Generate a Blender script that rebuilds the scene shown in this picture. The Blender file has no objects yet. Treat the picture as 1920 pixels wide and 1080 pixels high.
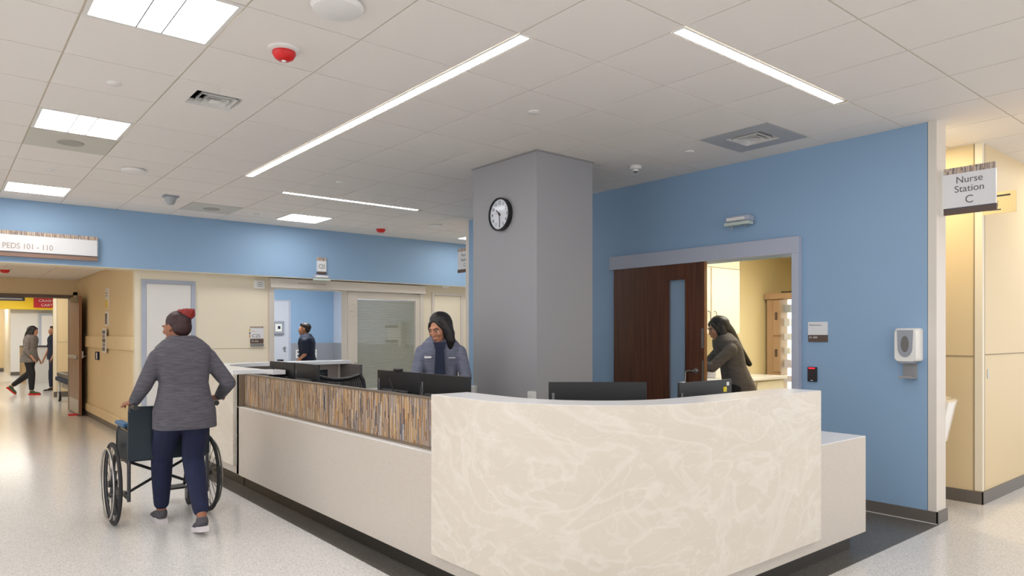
import bpy, bmesh, math, random
from mathutils import Vector, Matrix
random.seed(7)
S = bpy.context.scene
COL = S.collection
PI = math.pi

# ------------------------------------------------------------------ camera, world, exposure
CAM = (-1.160, -1.6014, 1.413)
cd = bpy.data.cameras.new('camera'); cam = bpy.data.objects.new('camera', cd); COL.objects.link(cam)
cam.location = CAM; cam.rotation_euler = (PI/2, 0, -0.69024)
cd.sensor_width = 36; cd.lens = 1307/1920*36; cd.shift_y = 86.9/1920; cd.clip_end = 100
S.camera = cam
S.view_settings.view_transform = 'Standard'; S.view_settings.look = 'None'
S.view_settings.gamma = 1; S.view_settings.exposure = 0.93
S.view_settings.use_curve_mapping = False
W = bpy.data.worlds.new('world'); S.world = W; W.use_nodes = True
W.node_tree.nodes['Background'].inputs[0].default_value = (0.98, 0.98, 1.0, 1)
W.node_tree.nodes['Background'].inputs[1].default_value = 0.85
PANEL_E, LINE_E = 7.5, 11.0        # emission of square and linear fixtures

# ------------------------------------------------------------------ materials
def lin(c):
    return tuple((x/12.92 if x <= .04045 else ((x+.055)/1.055)**2.4) for x in c)
def rgb(r, g, b): return lin((r/255, g/255, b/255))
MATS = {}
def mat(name, col, rough=.5, metal=0., emis=0., noise=0., nscale=60, bump=0., coat=0., alpha=1., trans=0., spec=.5, stretch=(1,1,1)):
    if name in MATS: return MATS[name]
    m = bpy.data.materials.new(name); m.use_nodes = True; nt = m.node_tree
    b = nt.nodes['Principled BSDF']
    b.inputs['Base Color'].default_value = (*col, 1); b.inputs['Roughness'].default_value = rough
    b.inputs['Metallic'].default_value = metal; b.inputs['Specular IOR Level'].default_value = spec
    if coat: b.inputs['Coat Weight'].default_value = coat; b.inputs['Coat Roughness'].default_value = .08
    if emis:
        b.inputs['Emission Color'].default_value = (*col, 1); b.inputs['Emission Strength'].default_value = emis
    if trans: b.inputs['Transmission Weight'].default_value = trans; b.inputs['IOR'].default_value = 1.1
    if alpha < 1: b.inputs['Alpha'].default_value = alpha
    if noise or bump:
        tc = nt.nodes.new('ShaderNodeTexCoord'); mp = nt.nodes.new('ShaderNodeMapping'); mp.inputs['Scale'].default_value = stretch
        n = nt.nodes.new('ShaderNodeTexNoise'); n.inputs['Scale'].default_value = nscale; n.inputs['Detail'].default_value = 4
        nt.links.new(tc.outputs['Object'], mp.inputs[0]); nt.links.new(mp.outputs[0], n.inputs['Vector'])
        if noise:
            r = nt.nodes.new('ShaderNodeValToRGB')
            r.color_ramp.elements[0].position = .3; r.color_ramp.elements[1].position = .7
            r.color_ramp.elements[0].color = (*[max(0, c*(1-noise)) for c in col], 1)
            r.color_ramp.elements[1].color = (*[min(1, c*(1+noise)) for c in col], 1)
            nt.links.new(n.outputs[0], r.inputs[0]); nt.links.new(r.outputs[0], b.inputs['Base Color'])
        if bump:
            bp = nt.nodes.new('ShaderNodeBump'); bp.inputs['Strength'].default_value = bump; bp.inputs['Distance'].default_value = .002
            nt.links.new(n.outputs[0], bp.inputs['Height']); nt.links.new(bp.outputs[0], b.inputs['Normal'])
    MATS[name] = m; return m

def sticks(name, axis, w=.0075, h=.13, ramp=None, rough=.35):
    """vertical veneer sticks: cells along `axis` (0 x / 1 y), broken at random heights"""
    m = bpy.data.materials.new(name); m.use_nodes = True; nt = m.node_tree; L = nt.links; N = nt.nodes.new
    b = nt.nodes['Principled BSDF']; b.inputs['Roughness'].default_value = rough
    tc = N('ShaderNodeTexCoord'); sp = N('ShaderNodeSeparateXYZ'); L.new(tc.outputs['Object'], sp.inputs[0])
    def ma(op, a, c=None):
        x = N('ShaderNodeMath'); x.operation = op
        for i, v in enumerate((a, c)):
            if v is None: continue
            if isinstance(v, (int, float)): x.inputs[i].default_value = v
            else: L.new(v, x.inputs[i])
        return x.outputs[0]
    nz = N('ShaderNodeTexNoise'); nz.inputs['Scale'].default_value = 9; L.new(tc.outputs['Object'], nz.inputs['Vector'])
    s = ma('ADD', sp.outputs[axis], ma('MULTIPLY', nz.outputs[0], .004))
    c = ma('FLOOR', ma('DIVIDE', s, w))
    w1 = N('ShaderNodeTexWhiteNoise'); w1.noise_dimensions = '1D'; L.new(c, w1.inputs['W'])
    r = ma('FLOOR', ma('ADD', ma('DIVIDE', sp.outputs[2], h), ma('MULTIPLY', w1.outputs['Value'], 9)))
    w2 = N('ShaderNodeTexWhiteNoise'); w2.noise_dimensions = '1D'; L.new(ma('ADD', ma('MULTIPLY', c, 13.37), ma('MULTIPLY', r, 7.91)), w2.inputs['W'])
    cr = N('ShaderNodeValToRGB'); cr.color_ramp.interpolation = 'CONSTANT'
    ramp = ramp or [(0, rgb(172,134,92)), (.14, rgb(146,126,108)), (.3, rgb(190,158,118)), (.4, rgb(118,102,92)), (.52, rgb(166,150,138)), (.62, rgb(140,98,64)),
                    (.7, rgb(192,178,160)), (.78, rgb(196,160,108)), (.85, rgb(92,96,108)), (.92, rgb(58,60,68)), (.96, rgb(150,152,166))]
    e = cr.color_ramp.elements
    while len(e) < len(ramp): e.new(.5)
    for i, (p, cc) in enumerate(ramp): e[i].position = p; e[i].color = (*cc, 1)
    L.new(w2.outputs['Value'], cr.inputs[0]); L.new(cr.outputs[0], b.inputs['Base Color'])
    return m

def speckle(name, base, dark, light, scale, rough, amt=.5, bumpy=0):
    m = bpy.data.materials.new(name); m.use_nodes = True; nt = m.node_tree; L = nt.links; N = nt.nodes.new
    b = nt.nodes['Principled BSDF']; b.inputs['Roughness'].default_value = rough
    tc = N('ShaderNodeTexCoord'); v = N('ShaderNodeTexVoronoi'); v.inputs['Scale'].default_value = scale; L.new(tc.outputs['Object'], v.inputs['Vector'])
    cr = N('ShaderNodeValToRGB'); cr.color_ramp.interpolation = 'CONSTANT'
    sp = N('ShaderNodeSeparateColor'); L.new(v.outputs['Color'], sp.inputs[0])
    e = cr.color_ramp.elements; e.new(.5)
    e[0].position = 0; e[0].color = (*dark, 1); e[1].position = .16*amt*2; e[1].color = (*base, 1); e[2].position = 1-.2*amt*2; e[2].color = (*light, 1)
    L.new(sp.outputs[0], cr.inputs[0])
    n = N('ShaderNodeTexNoise'); n.inputs['Scale'].default_value = 1.3; n.inputs['Detail'].default_value = 6; L.new(tc.outputs['Object'], n.inputs['Vector'])
    mx = N('ShaderNodeMix'); mx.data_type = 'RGBA'; mx.blend_type = 'MULTIPLY'; mx.inputs[0].default_value = .12
    L.new(cr.outputs[0], mx.inputs[6]); L.new(n.outputs['Color'], mx.inputs[7]); 
    cr2 = N('ShaderNodeValToRGB'); cr2.color_ramp.elements[0].color = (.85,.85,.85,1); L.new(n.outputs[0], cr2.inputs[0]); L.new(cr2.outputs[0], mx.inputs[7])
    L.new(mx.outputs[2], b.inputs['Base Color'])
    return m

def marble(name, base, vein, rough=.3):
    m = bpy.data.materials.new(name); m.use_nodes = True; nt = m.node_tree; L = nt.links; N = nt.nodes.new
    b = nt.nodes['Principled BSDF']; b.inputs['Roughness'].default_value = rough
    tc = N('ShaderNodeTexCoord'); mp = N('ShaderNodeMapping'); mp.inputs['Scale'].default_value = (1.0, 1.0, 1.9); L.new(tc.outputs['Object'], mp.inputs[0])
    def ridge(scale, dist, width, loc):
        m2 = N('ShaderNodeMapping'); m2.inputs['Location'].default_value = loc; L.new(mp.outputs[0], m2.inputs[0])
        n = N('ShaderNodeTexNoise'); n.inputs['Scale'].default_value = scale; n.inputs['Detail'].default_value = 2.5; n.inputs['Distortion'].default_value = dist; L.new(m2.outputs[0], n.inputs['Vector'])
        c = N('ShaderNodeValToRGB'); e = c.color_ramp.elements; e.new(.5); e[0].position = .5-width; e[1].position = .5; e[2].position = .5+width*.35
        e[0].color = (0,0,0,1); e[1].color = (1,1,1,1); e[2].color = (0,0,0,1); L.new(n.outputs[0], c.inputs[0]); return c.outputs[0]
    f1, f2, f3 = ridge(1.3, 2.2, .07, (0,0,0)), ridge(2.4, 3.0, .05, (3,1,5)), ridge(.9, 1.4, .16, (7,2,1))
    def mixin(col_in, fac, colour, amt):
        x = N('ShaderNodeMix'); x.data_type = 'RGBA'; mm = N('ShaderNodeMath'); mm.operation = 'MULTIPLY'; mm.inputs[1].default_value = amt; L.new(fac, mm.inputs[0]); L.new(mm.outputs[0], x.inputs[0])
        if isinstance(col_in, tuple): x.inputs[6].default_value = (*col_in, 1)
        else: L.new(col_in, x.inputs[6])
        x.inputs[7].default_value = (*colour, 1); return x.outputs[2]
    o = mixin(base, f3, tuple(c*.95 for c in base), .5); o = mixin(o, f1, vein, .38); o = mixin(o, f2, vein, .28); L.new(o, b.inputs['Base Color'])
    return m

def wood(name, c1, c2, axis_scale, rough=.4):
    m = bpy.data.materials.new(name); m.use_nodes = True; nt = m.node_tree; L = nt.links; N = nt.nodes.new
    b = nt.nodes['Principled BSDF']; b.inputs['Roughness'].default_value = rough
    tc = N('ShaderNodeTexCoord'); mp = N('ShaderNodeMapping'); mp.inputs['Scale'].default_value = axis_scale; L.new(tc.outputs['Object'], mp.inputs[0])
    n = N('ShaderNodeTexNoise'); n.inputs['Scale'].default_value = 5; n.inputs['Detail'].default_value = 8; L.new(mp.outputs[0], n.inputs['Vector'])
    cr = N('ShaderNodeValToRGB'); cr.color_ramp.elements[0].position = .35; cr.color_ramp.elements[1].position = .65
    cr.color_ramp.elements[0].color = (*c1, 1); cr.color_ramp.elements[1].color = (*c2, 1)
    L.new(n.outputs[0], cr.inputs[0]); L.new(cr.outputs[0], b.inputs['Base Color'])
    return m

m_tile = mat('ceiling_tile', rgb(238,232,226), .9, noise=.02, nscale=200, bump=.15)
m_tee = mat('ceiling_tee', rgb(210,198,180), .6)
m_blue = mat('blue_paint', rgb(142,173,204), .55, noise=.015, nscale=400, bump=.05)
m_cream = mat('cream_paint', rgb(234,224,202), .55, noise=.01, nscale=300)
m_warmlit = mat('warm_lit_cream', rgb(226,205,164), .5, noise=.01, nscale=300)  # cream walls with the tan of warm lamps put into the colour
m_cream2 = mat('cream_panel', rgb(236,226,204), .45)
m_white = mat('white_paint', rgb(228,226,222), .5)
m_guard = mat('corner_guard', rgb(222,214,204), .45)
m_grey = mat('grey_paint', rgb(160,160,163), .55, noise=.01, nscale=300)
m_base = mat('rubber_base', rgb(104,98,92), .45)
m_floor = speckle('vinyl_floor', rgb(224,222,219), rgb(186,183,180), rgb(240,239,237), 260, .17, .55)
m_dfloor = speckle('dark_vinyl_floor', rgb(92,88,84), rgb(62,59,57), rgb(128,124,118), 260, .28, .55)
m_slab = marble('swirled_solid_surface', rgb(222,213,199), rgb(240,235,226), .28)
m_top = mat('white_lit_counter', rgb(246,246,247), .22, noise=.01)  # brightness of ceiling light on the tops is put into this white
m_desk = speckle('desk_laminate', rgb(206,197,186), rgb(190,179,167), rgb(220,212,202), 700, .35, .5)
m_bronze = mat('bronze_trim', rgb(134,120,104), .35, .5)
m_darkpanel = mat('dark_grey_panel', rgb(98,92,88), .5)
m_kick = mat('kick', rgb(58,54,48), .3, .2)
m_frame = mat('bluegrey_frame', rgb(176,182,198), .45)
m_alu = mat('champagne_aluminium', rgb(214,206,196), .4, .15)
m_steel = mat('brushed_steel', rgb(176,174,170), .3, .9)
m_dsteel = mat('dark_metal', rgb(80,80,84), .35, .7)
m_black = mat('black_plastic', rgb(26,27,30), .42)
m_blackg = mat('black_gloss', rgb(14,15,18), .15)
m_plastic = mat('white_plastic', rgb(232,230,226), .35)
m_greyp = mat('grey_plastic', rgb(150,154,164), .4)
m_red = mat('red_plastic', rgb(206,22,24), .35)
m_glass = mat('clear_glass', (.9,.95,.97), .03, alpha=.08, spec=.5)
m_doorw = wood('walnut_veneer', rgb(72,40,24), rgb(102,60,38), (14, 14, .35), .42)
m_doorw2 = wood('oak_leaf_veneer', rgb(134,104,84), rgb(160,128,106), (9, 9, .35), .4)
m_dooredge = wood('door_edge', rgb(120,78,48), rgb(142,96,62), (9, 9, .35), .45)
m_text = mat('grey_lettering', rgb(96,90,90), .5)
m_textw = mat('white_lettering', rgb(232,228,226), .5)
m_texttan = mat('tan_lettering', rgb(168,150,134), .5)
m_brown = mat('brown_sign', rgb(92,74,66), .5)
m_signw = mat('sign_face', rgb(226,226,228), .35)
m_sticks_y = sticks('veneer_sticks_y', 1)
m_sticks_x = sticks('veneer_sticks_sign', 0, .006, .08, [(0, rgb(170,150,134)), (.25, rgb(196,180,164)), (.5, rgb(140,124,120)), (.7, rgb(184,156,132)), (.85, rgb(110,98,100)), (.94, rgb(206,196,186))])
m_panel = mat('panel_light', (1, .98, .95), .5, emis=PANEL_E)
m_linear = mat('linear_light', (.93, .96, 1), .5, emis=LINE_E)
m_warm = mat('warm_light', (1, .66, .30), .5, emis=7)
m_skin = mat('brown_skin', rgb(150,98,72), .5)
m_skin2 = mat('tan_skin', rgb(190,134,104), .5)
m_hairb = mat('black_hair', rgb(24,20,20), .45, noise=.3, nscale=30, stretch=(8,8,1), bump=.6)
m_hairr = mat('red_hair', rgb(140,40,34), .5, noise=.35, nscale=40, bump=.6)
m_hairbr = mat('brown_hair', rgb(46,34,28), .5, noise=.3, nscale=40, bump=.5)
m_jacket = mat('grey_heather_jacket', rgb(84,82,90), .85, noise=.28, nscale=14, stretch=(1,1,9), bump=.5)
m_jacket2 = mat('blue_grey_heather_jacket', rgb(112,116,134), .85, noise=.25, nscale=14, stretch=(1,1,9), bump=.5)
m_jacket3 = mat('taupe_heather_jacket', rgb(98,92,88), .85, noise=.25, nscale=14, stretch=(1,1,9), bump=.5)
m_navy = mat('navy_scrubs', rgb(17,26,60), .8, noise=.15, nscale=12, bump=.3)
m_navy2 = mat('dark_navy_scrubs', rgb(26,34,58), .8, noise=.15, nscale=12, bump=.3)
m_blackc = mat('black_cloth', rgb(30,30,34), .8, noise=.15, nscale=12)
m_shoe = mat('grey_knit_shoe', rgb(80,78,84), .8, noise=.4, nscale=120)
m_sole = mat('white_rubber_sole', rgb(214,208,210), .6)
m_teal = mat('teal_plastic', rgb(40,150,156), .4)
m_yellow = mat('yellow_paint', rgb(248,208,24), .5)

# ------------------------------------------------------------------ geometry helpers
class MB:
    def __init__(s): s.bm = bmesh.new(); s.mi = 0
    def _tag(s, n0):
        if s.mi:
            s.bm.faces.ensure_lookup_table()
            for f in s.bm.faces[n0:]: f.material_index = s.mi
    def box(s, x0, x1, y0, y1, z0, z1, M=None):
        n0 = len(s.bm.faces)
        vs = [s.bm.verts.new((x, y, z)) for z in (z0, z1) for y in (y0, y1) for x in (x0, x1)]
        for q in ((0,2,3,1), (4,5,7,6), (0,1,5,4), (2,6,7,3), (0,4,6,2), (1,3,7,5)): s.bm.faces.new([vs[i] for i in q])
        if M:
            for v in vs: v.co = M @ v.co
        s._tag(n0); return s
    def prism(s, pts, z0, z1):
        n0 = len(s.bm.faces)
        a = [s.bm.verts.new((x, y, z0)) for x, y in pts]; b = [s.bm.verts.new((x, y, z1)) for x, y in pts]
        n = len(pts); s.bm.faces.new(a[::-1]); s.bm.faces.new(b)
        for i in range(n): s.bm.faces.new((a[i], a[(i+1) % n], b[(i+1) % n], b[i]))
        s._tag(n0); return s
    def rings(s, R, cap=True, closed=False):
        n0 = len(s.bm.faces)
        rv = [[s.bm.verts.new(p) for p in r] for r in R]; n = len(R[0])
        k = len(rv)
        for j in range(k if closed else k-1):
            a, b = rv[j], rv[(j+1) % k]
            for i in range(n): s.bm.faces.new((a[i], a[(i+1) % n], b[(i+1) % n], b[i]))
        if cap and not closed: s.bm.faces.new(rv[0][::-1]); s.bm.faces.new(rv[-1])
        s._tag(n0); return s
    def tube(s, pts, rad, n=10, closed=False, flat=1.):
        P = [Vector(p) for p in pts]; k = len(P)
        if not isinstance(rad, (list, tuple)): rad = [rad]*k
        R = []; up = None
        for i, p in enumerate(P):
            if closed: t = (P[(i+1) % k]-P[i-1])
            else: t = (P[min(i+1, k-1)]-P[max(i-1, 0)])
            t.normalize()
            if up is None: up = t.orthogonal().normalized()
            up = (up - t*up.dot(t)); up = up.normalized() if up.length > 1e-6 else t.orthogonal().normalized()
            sd = t.cross(up)
            R.append([p+rad[i]*(math.cos(a)*up+flat*math.sin(a)*sd) for a in (2*PI*q/n for q in range(n))])
        return s.rings(R, closed=closed)
    def cyl(s, p0, p1, r, n=16, r2=None): return s.tube([p0, p1], [r, r if r2 is None else r2], n)
    def lathe(s, prof, c=(0,0,0), n=24, axis='z', sx=1., sy=1.):
        R = []
        for r, z in prof:
            ring = []
            for q in range(n):
                a = 2*PI*q/n; x, y = max(r, 1e-4)*math.cos(a)*sx, max(r, 1e-4)*math.sin(a)*sy
                v = (x, y, z) if axis == 'z' else ((x, -z, y) if axis == 'y' else (z, x, y))
                ring.append(Vector(v)+Vector(c))
            R.append(ring)
        return s.rings(R)
    def ell(s, c, r, n=16, M=None):
        m = n//2; R = []
        for j in range(1, m):
            t = PI*j/m
            R.append([Vector((r[0]*math.sin(t)*math.cos(a), r[1]*math.sin(t)*math.sin(a), -r[2]*math.cos(t))) for a in (2*PI*q/n for q in range(n))])
        R = [[(M @ v if M else v)+Vector(c) for v in ring] for ring in R]
        return s.rings(R)
    def build(s, name, m, parent=None, bevel=0., smooth=False, seg=2):
        bm = s.bm
        bmesh.ops.recalc_face_normals(bm, faces=bm.faces)
        me = bpy.data.meshes.new(name); bm.to_mesh(me); bm.free()
        for x in (m if isinstance(m, (list, tuple)) else [m]): me.materials.append(x)
        if smooth:
            for p in me.polygons: p.use_smooth = True
            try: me.set_sharp_from_angle(angle=math.radians(40))
            except Exception: pass
        o = bpy.data.objects.new(name, me); COL.objects.link(o)
        if parent: o.parent = parent
        if bevel:
            md = o.modifiers.new('bevel', 'BEVEL'); md.width = bevel; md.segments = seg; md.limit_method = 'ANGLE'; md.angle_limit = math.radians(35)
        return o
def thing(name, label, cat, loc=(0,0,0), rz=0, group=None):
    o = bpy.data.objects.new(name, None); COL.objects.link(o); o.empty_display_size = .1
    o.location = loc; o.rotation_euler = (0, 0, rz); return tag(o, label, cat, group)
def tag(o, label, cat, group=None):
    o['label'] = label; o['category'] = cat
    if group: o['group'] = group
    return o
def struct(o): o['kind'] = 'structure'; return o
def bx(name, m, x0, x1, y0, y1, z0, z1, parent=None, bevel=0.):
    return MB().box(x0, x1, y0, y1, z0, z1).build(name, m, parent, bevel)
def dup(root, loc, rz=None, label=None, group=None):
    r = root.copy(); COL.objects.link(r); r.location = loc
    if rz is not None: r.rotation_euler = (0, 0, rz)
    if label: r['label'] = label
    if group: r['group'] = group
    for ch in list(root.children):
        c = ch.copy(); COL.objects.link(c); c.parent = r
        for g in ch.children:
            d = g.copy(); COL.objects.link(d); d.parent = c
    return r
def text(body, h, x, y, z, m, parent, name='lettering', width=None, align='LEFT', bold=0., depth=.0012):
    """lettering on a front that faces local -y; h = cap height"""
    cu = bpy.data.curves.new(name, 'FONT'); cu.body = body; cu.size = h/.7; cu.align_x = align; cu.extrude = depth/2; cu.offset = bold; cu.space_line = .95
    t = bpy.data.objects.new(name, cu); COL.objects.link(t)
    dg = bpy.context.evaluated_depsgraph_get(); me = bpy.data.meshes.new_from_object(t.evaluated_get(dg))
    bpy.data.objects.remove(t)
    xs = [v.co.x for v in me.vertices]; sx = 1 if not width else width/(max(xs)-min(xs))
    for v in me.vertices: v.co = Vector((v.co.x*sx+x, y-v.co.z, v.co.y+z))
    me.materials.clear(); me.materials.append(m)
    o = bpy.data.objects.new(name, me); COL.objects.link(o); o.parent = parent; return o
RX = -PI/2      # rotation of things hung on walls that face -X

# ------------------------------------------------------------------ ceiling
P = .6096; CZ = 3.0055
skip = {}
def clear(i, j): skip[(i, j)] = True
PANELS = [(-1,3), (-1,7), (-1,12), (4,12), (9,12)]
FILL_PANELS = [(-1,-1), (-5,3), (-5,7), (-5,12), (-5,-1), (3,-3), (7,-3), (11,-1), (12,3), (8,8), (13,9)]  # unseen panels added to fill the room with light
DIFF = [(0,5), (6,2)]; ACC = [(-1,8), (2,12)]
for q in PANELS+FILL_PANELS+DIFF+ACC: clear(*q)
g = .005
mb = MB()
def tile(x0, x1, y0, y1):
    y1 = min(y1, 8.45)
    if y1-y0 < .02 or x1-x0 < .02: return
    mb.box(x0+g, x1-g, y0+g, y1-g, CZ, CZ+.012)
LW = .080
for i in range(-9, 19):
    for j in range(-9, 14):
        if (i, j) in skip: continue
        x0, x1, y0, y1 = i*P, (i+1)*P, j*P, (j+1)*P
        if i == 2 and 2 <= j <= 8: x0 += LW+.012
        if 3 <= i <= 5 and j == 1: y0 += LW+.012
        if 3 <= i <= 5 and j == 9: y1 -= LW+.012
        tile(x0, x1, y0, y1)
mb.mi = 1
for j in range(-10, 15):
    xs = [-5.6]+[v for (i, jj) in DIFF if jj == j for v in ((i+.5)*P-.155, (i+.5)*P+.155)]+[11.7]
    y0, y1 = max(-5.6, j*P), min(8.6, (j+1)*P)
    if y1 <= y0: continue
    for a in range(0, len(xs), 2): mb.box(xs[a], xs[a+1], y0, y1, CZ+.006, CZ+.06)
    if len(xs) > 2: ym = (j+.5)*P; mb.box(xs[1], xs[2], y0, ym-.155, CZ+.006, CZ+.06); mb.box(xs[1], xs[2], ym+.155, y1, CZ+.006, CZ+.06)
ceil = struct(mb.build('ceiling', [m_tile, m_tee]))

# square lights
def square_light(i, j, label, group='square recessed ceiling lights'):
    t = thing('ceiling_light', label, 'ceiling light', ((i+.5)*P, (j+.5)*P, CZ), 0, group)
    h = P/2-.006
    f = MB()
    for a in (-1, 1):
        f.box(min(a*h, a*(h-.022)), max(a*h, a*(h-.022)), -h, h, -.004, .004); f.box(-h+.022, h-.022, min(a*h, a*(h-.022)), max(a*h, a*(h-.022)), -.004, .004)
    f.build('frame', m_white, t)
    MB().box(-h+.022, h-.022, -h+.022, h-.022, .0, .004).build('diffuser', m_panel, t)
    b = MB()
    for a in (-.06, .06): b.box(a-.003, a+.003, -h+.022, h-.022, -.006, -.0005)
    b.build('basket_rib', m_dsteel, t)
    return t
sl = ['large bright square ceiling light at the upper left of the photo', 'bright square ceiling light beside the speaker tile, second in the left row',
      'square ceiling light above the PEDS 101 - 110 sign at far left', 'square ceiling light nearest the blue bulkhead above the small C25 sign', 'small sliver of square ceiling light just left of the grey column top']
for (i, j), l in zip(PANELS, sl): square_light(i, j, l)
wh = ['behind the camera to the left', 'left of the upper left light', 'left of the second light', 'left of the third light', 'far behind the camera at left', 'behind the camera over the desk side',
      'behind the camera further right', 'in the right hallway behind the camera', 'deep in the right hallway', 'behind the blue wall over the rear passage', 'at the far end behind the blue wall']
for (i, j), w_ in zip(FILL_PANELS, wh): square_light(i, j, 'unseen square fill light added outside the picture, ' + w_)
# linear lights
def linear_light(x0, y0, x1, y1, label):
    t = thing('linear_light', label, 'ceiling light', ((x0+x1)/2, (y0+y1)/2, CZ), 0, 'linear recessed ceiling lights')
    a, b = (x1-x0)/2, (y1-y0)/2
    f = MB(); e = .008
    f.box(-a, a, -b, -b+e, -.004, .004); f.box(-a, a, b-e, b, -.004, .004); f.box(-a, -a+e, -b+e, b-e, -.004, .004); f.box(a-e, a, -b+e, b-e, -.004, .004)
    f.build('frame', m_white, t)
    MB().box(-a+e, a-e, -b+e, b-e, -.002, .004).build('diffuser', m_linear, t)
linear_light(2*P+.006, 2*P, 2*P+LW+.006, 9.02*P, 'longest linear ceiling light running diagonally over the reception desk')
linear_light(3*P, P+.006, 5.93*P, P+LW+.006, 'linear ceiling light at upper right in front of the blue wall')
linear_light(3*P, 10*P-LW-.006, 5.9*P, 10*P-.006, 'short thin linear ceiling light near the far blue bulkhead')
# diffusers
def air_diffuser(i, j, label, mf):
    t = thing('air_diffuser', label, 'air vent', ((i+.5)*P, (j+.5)*P, CZ), 0, 'ceiling air diffusers')
    h = P/2-.005; q = .155
    f = MB()
    for a in (-1, 1):
        f.box(min(a*h, a*q), max(a*h, a*q), -h, h, -.003, .004); f.box(-q, q, min(a*h, a*q), max(a*h, a*q), -.003, .004)
    f.build('face_plate', mf, t)
    MB().box(-q, q, -q, q, .16, .165).box(-q-.004, -q, -q, q, .004, .165).box(q, q+.004, -q, q, .004, .165).box(-q, q, -q-.004, -q, .004, .165).box(-q, q, q, q+.004, .004, .165).build('duct', m_black, t)
    for k, (r0, r1) in enumerate(((.155, .138), (.114, .097), (.073, .056))):
        v = MB(); o = [(-r0,-r0), (r0,-r0), (r0,r0), (-r0,r0)]; n_ = [(-r1,-r1), (r1,-r1), (r1,r1), (-r1,r1)]
        for c in range(4):
            d = (c+1) % 4
            A = Vector((*o[c], -.004)); B = Vector((*o[d], -.004)); Cc = Vector((*n_[d], .045)); D = Vector((*n_[c], .045))
            A, B, Cc, D = Vector((*o[c], -.008)), Vector((*o[d], -.008)), Vector((*n_[d], .03)), Vector((*n_[c], .03))
            if k == 0: A.z = B.z = -.002
            up = Vector((0, 0, .0025))
            vs = [v.bm.verts.new(p) for p in (A, B, Cc, D, A+up, B+up, Cc+up, D+up)]
            for f4 in ((0,1,2,3), (7,6,5,4), (0,4,5,1), (1,5,6,2), (2,6,7,3), (3,7,4,0)): v.bm.faces.new([vs[z] for z in f4])
        v.build('louvre', m_white, t)
    MB().box(-.034, .034, -.034, .034, -.010, -.007).build('centre_plate', m_white, t)
air_diffuser(0, 5, 'white square air diffuser in the ceiling at upper left', m_tile)
air_diffuser(6, 2, 'air diffuser in a grey ceiling tile above the blue wall', mat('grey_tile', rgb(178,180,184), .7))
# access tiles with speakers
for (i, j), l in zip(ACC, ['ceiling tile with round perforated speaker beside a bright square light', 'greenish grey ceiling tile with small round speaker near the blue bulkhead']):
    t = thing('speaker_tile', l, 'ceiling speaker', ((i+.5)*P, (j+.5)*P, CZ), 0, 'ceiling speaker tiles'); h = P/2-.006
    MB().box(-h, h, -h, h, -.004, .004).build('tile', mat('metal_tile', rgb(206,203,192), .5), t)
    MB().lathe([(0, -.012), (.095, -.012), (.1, -.004)], n=28).build('speaker_grille', mat('grille', rgb(168,166,158), .6, noise=.3, nscale=300), t)
def at(i, j): return (i*P, j*P, CZ)
def red_alarm(loc, label, s=1.):
    t = thing('fire_alarm', label, 'fire alarm', loc, 0, 'red ceiling fire alarms')
    MB().lathe([(.085*s, 0), (.085*s, -.012*s), (.07*s, -.018*s), (0, -.018*s)], n=28).build('base_plate', m_plastic, t, smooth=True)
    MB().lathe([(.062*s, -.016*s), (.064*s, -.03*s), (.05*s, -.055*s), (.03*s, -.066*s), (0, -.068*s)], n=28).build('strobe_housing', m_red, t, smooth=True)
    MB().ell((0, 0, -.067*s), (.014*s, .014*s, .008*s), 12).build('strobe_lens', m_plastic, t, smooth=True)
red_alarm(at(.55, 3.62), 'round red fire alarm on the ceiling at upper left')
red_alarm(at(6.5, 12.6), 'tiny red fire alarm on the ceiling near the far blue bulkhead', 1.1)
for q, l, s in [((.54, 2.5), 'round white wireless access point cut by the top edge of the photo', 1.15), ((.5, 9.68), 'flat white round access point on the ceiling at left', 1.),
             ((7.29, 11.39), 'small white round access point on the ceiling left of the grey column', 1.)]:
    t = thing('access_point', l, 'access point', at(*q), 0, 'round white ceiling access points')
    MB().lathe([(.098*s, 0), (.11*s, -.012*s), (.1*s, -.03*s), (.06*s, -.042*s), (0, -.045*s)], n=32).build('housing', m_plastic, t, smooth=True)
    MB().ell((.02, -.03, -.042*s), (.003, .003, .002), 8).build('indicator', m_teal, t)
for q, l in [((-.48, 5.59), 'flat sprinkler cover disc between two bright square lights at left'), ((-.52, 10.56), 'flat sprinkler cover disc between the second and third square lights'),
             ((3.5, 3.51), 'flat sprinkler cover disc above the grey column'), ((6.39, 3.44), 'flat sprinkler cover disc beyond the grey tiled air diffuser'),
             ((3.43, 8.45), 'flat sprinkler cover disc above the short thin linear light'), ((3.44, 12.56), 'flat sprinkler cover disc beside the far speaker tile')]:
    tag(MB().lathe([(.04, 0), (.041, -.008), (.036, -.012), (0, -.012)], n=24).build('sprinkler_cover', m_plastic, smooth=True), l, 'sprinkler', 'flat ceiling sprinkler covers').location = at(*q)
t = thing('motion_sensor', 'white dome motion sensor hanging from the ceiling near the blue bulkhead at left', 'sensor', at(1.5, 11.6))
MB().box(-.08, .08, -.06, .06, -.02, 0).build('mount', m_greyp, t, .004)
MB().lathe([(.06, -.02), (.055, -.06), (.035, -.10), (.02, -.105), (0, -.108)], n=20).build('dome', mat('smoked', rgb(170,172,176), .3), t, smooth=True)
t = thing('smoke_detector', 'white smoke detector on the ceiling between grey column and blue wall', 'smoke detector', at(6.47, 4.5))
MB().lathe([(.055, 0), (.06, -.012), (.05, -.03), (.028, -.034), (.026, -.05), (0, -.052)], n=24).build('housing', m_plastic, t, smooth=True)
MB().lathe([(.02, -.05), (.018, -.058), (0, -.06)], n=16).build('sensor_head', m_dsteel, t, smooth=True)

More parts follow.
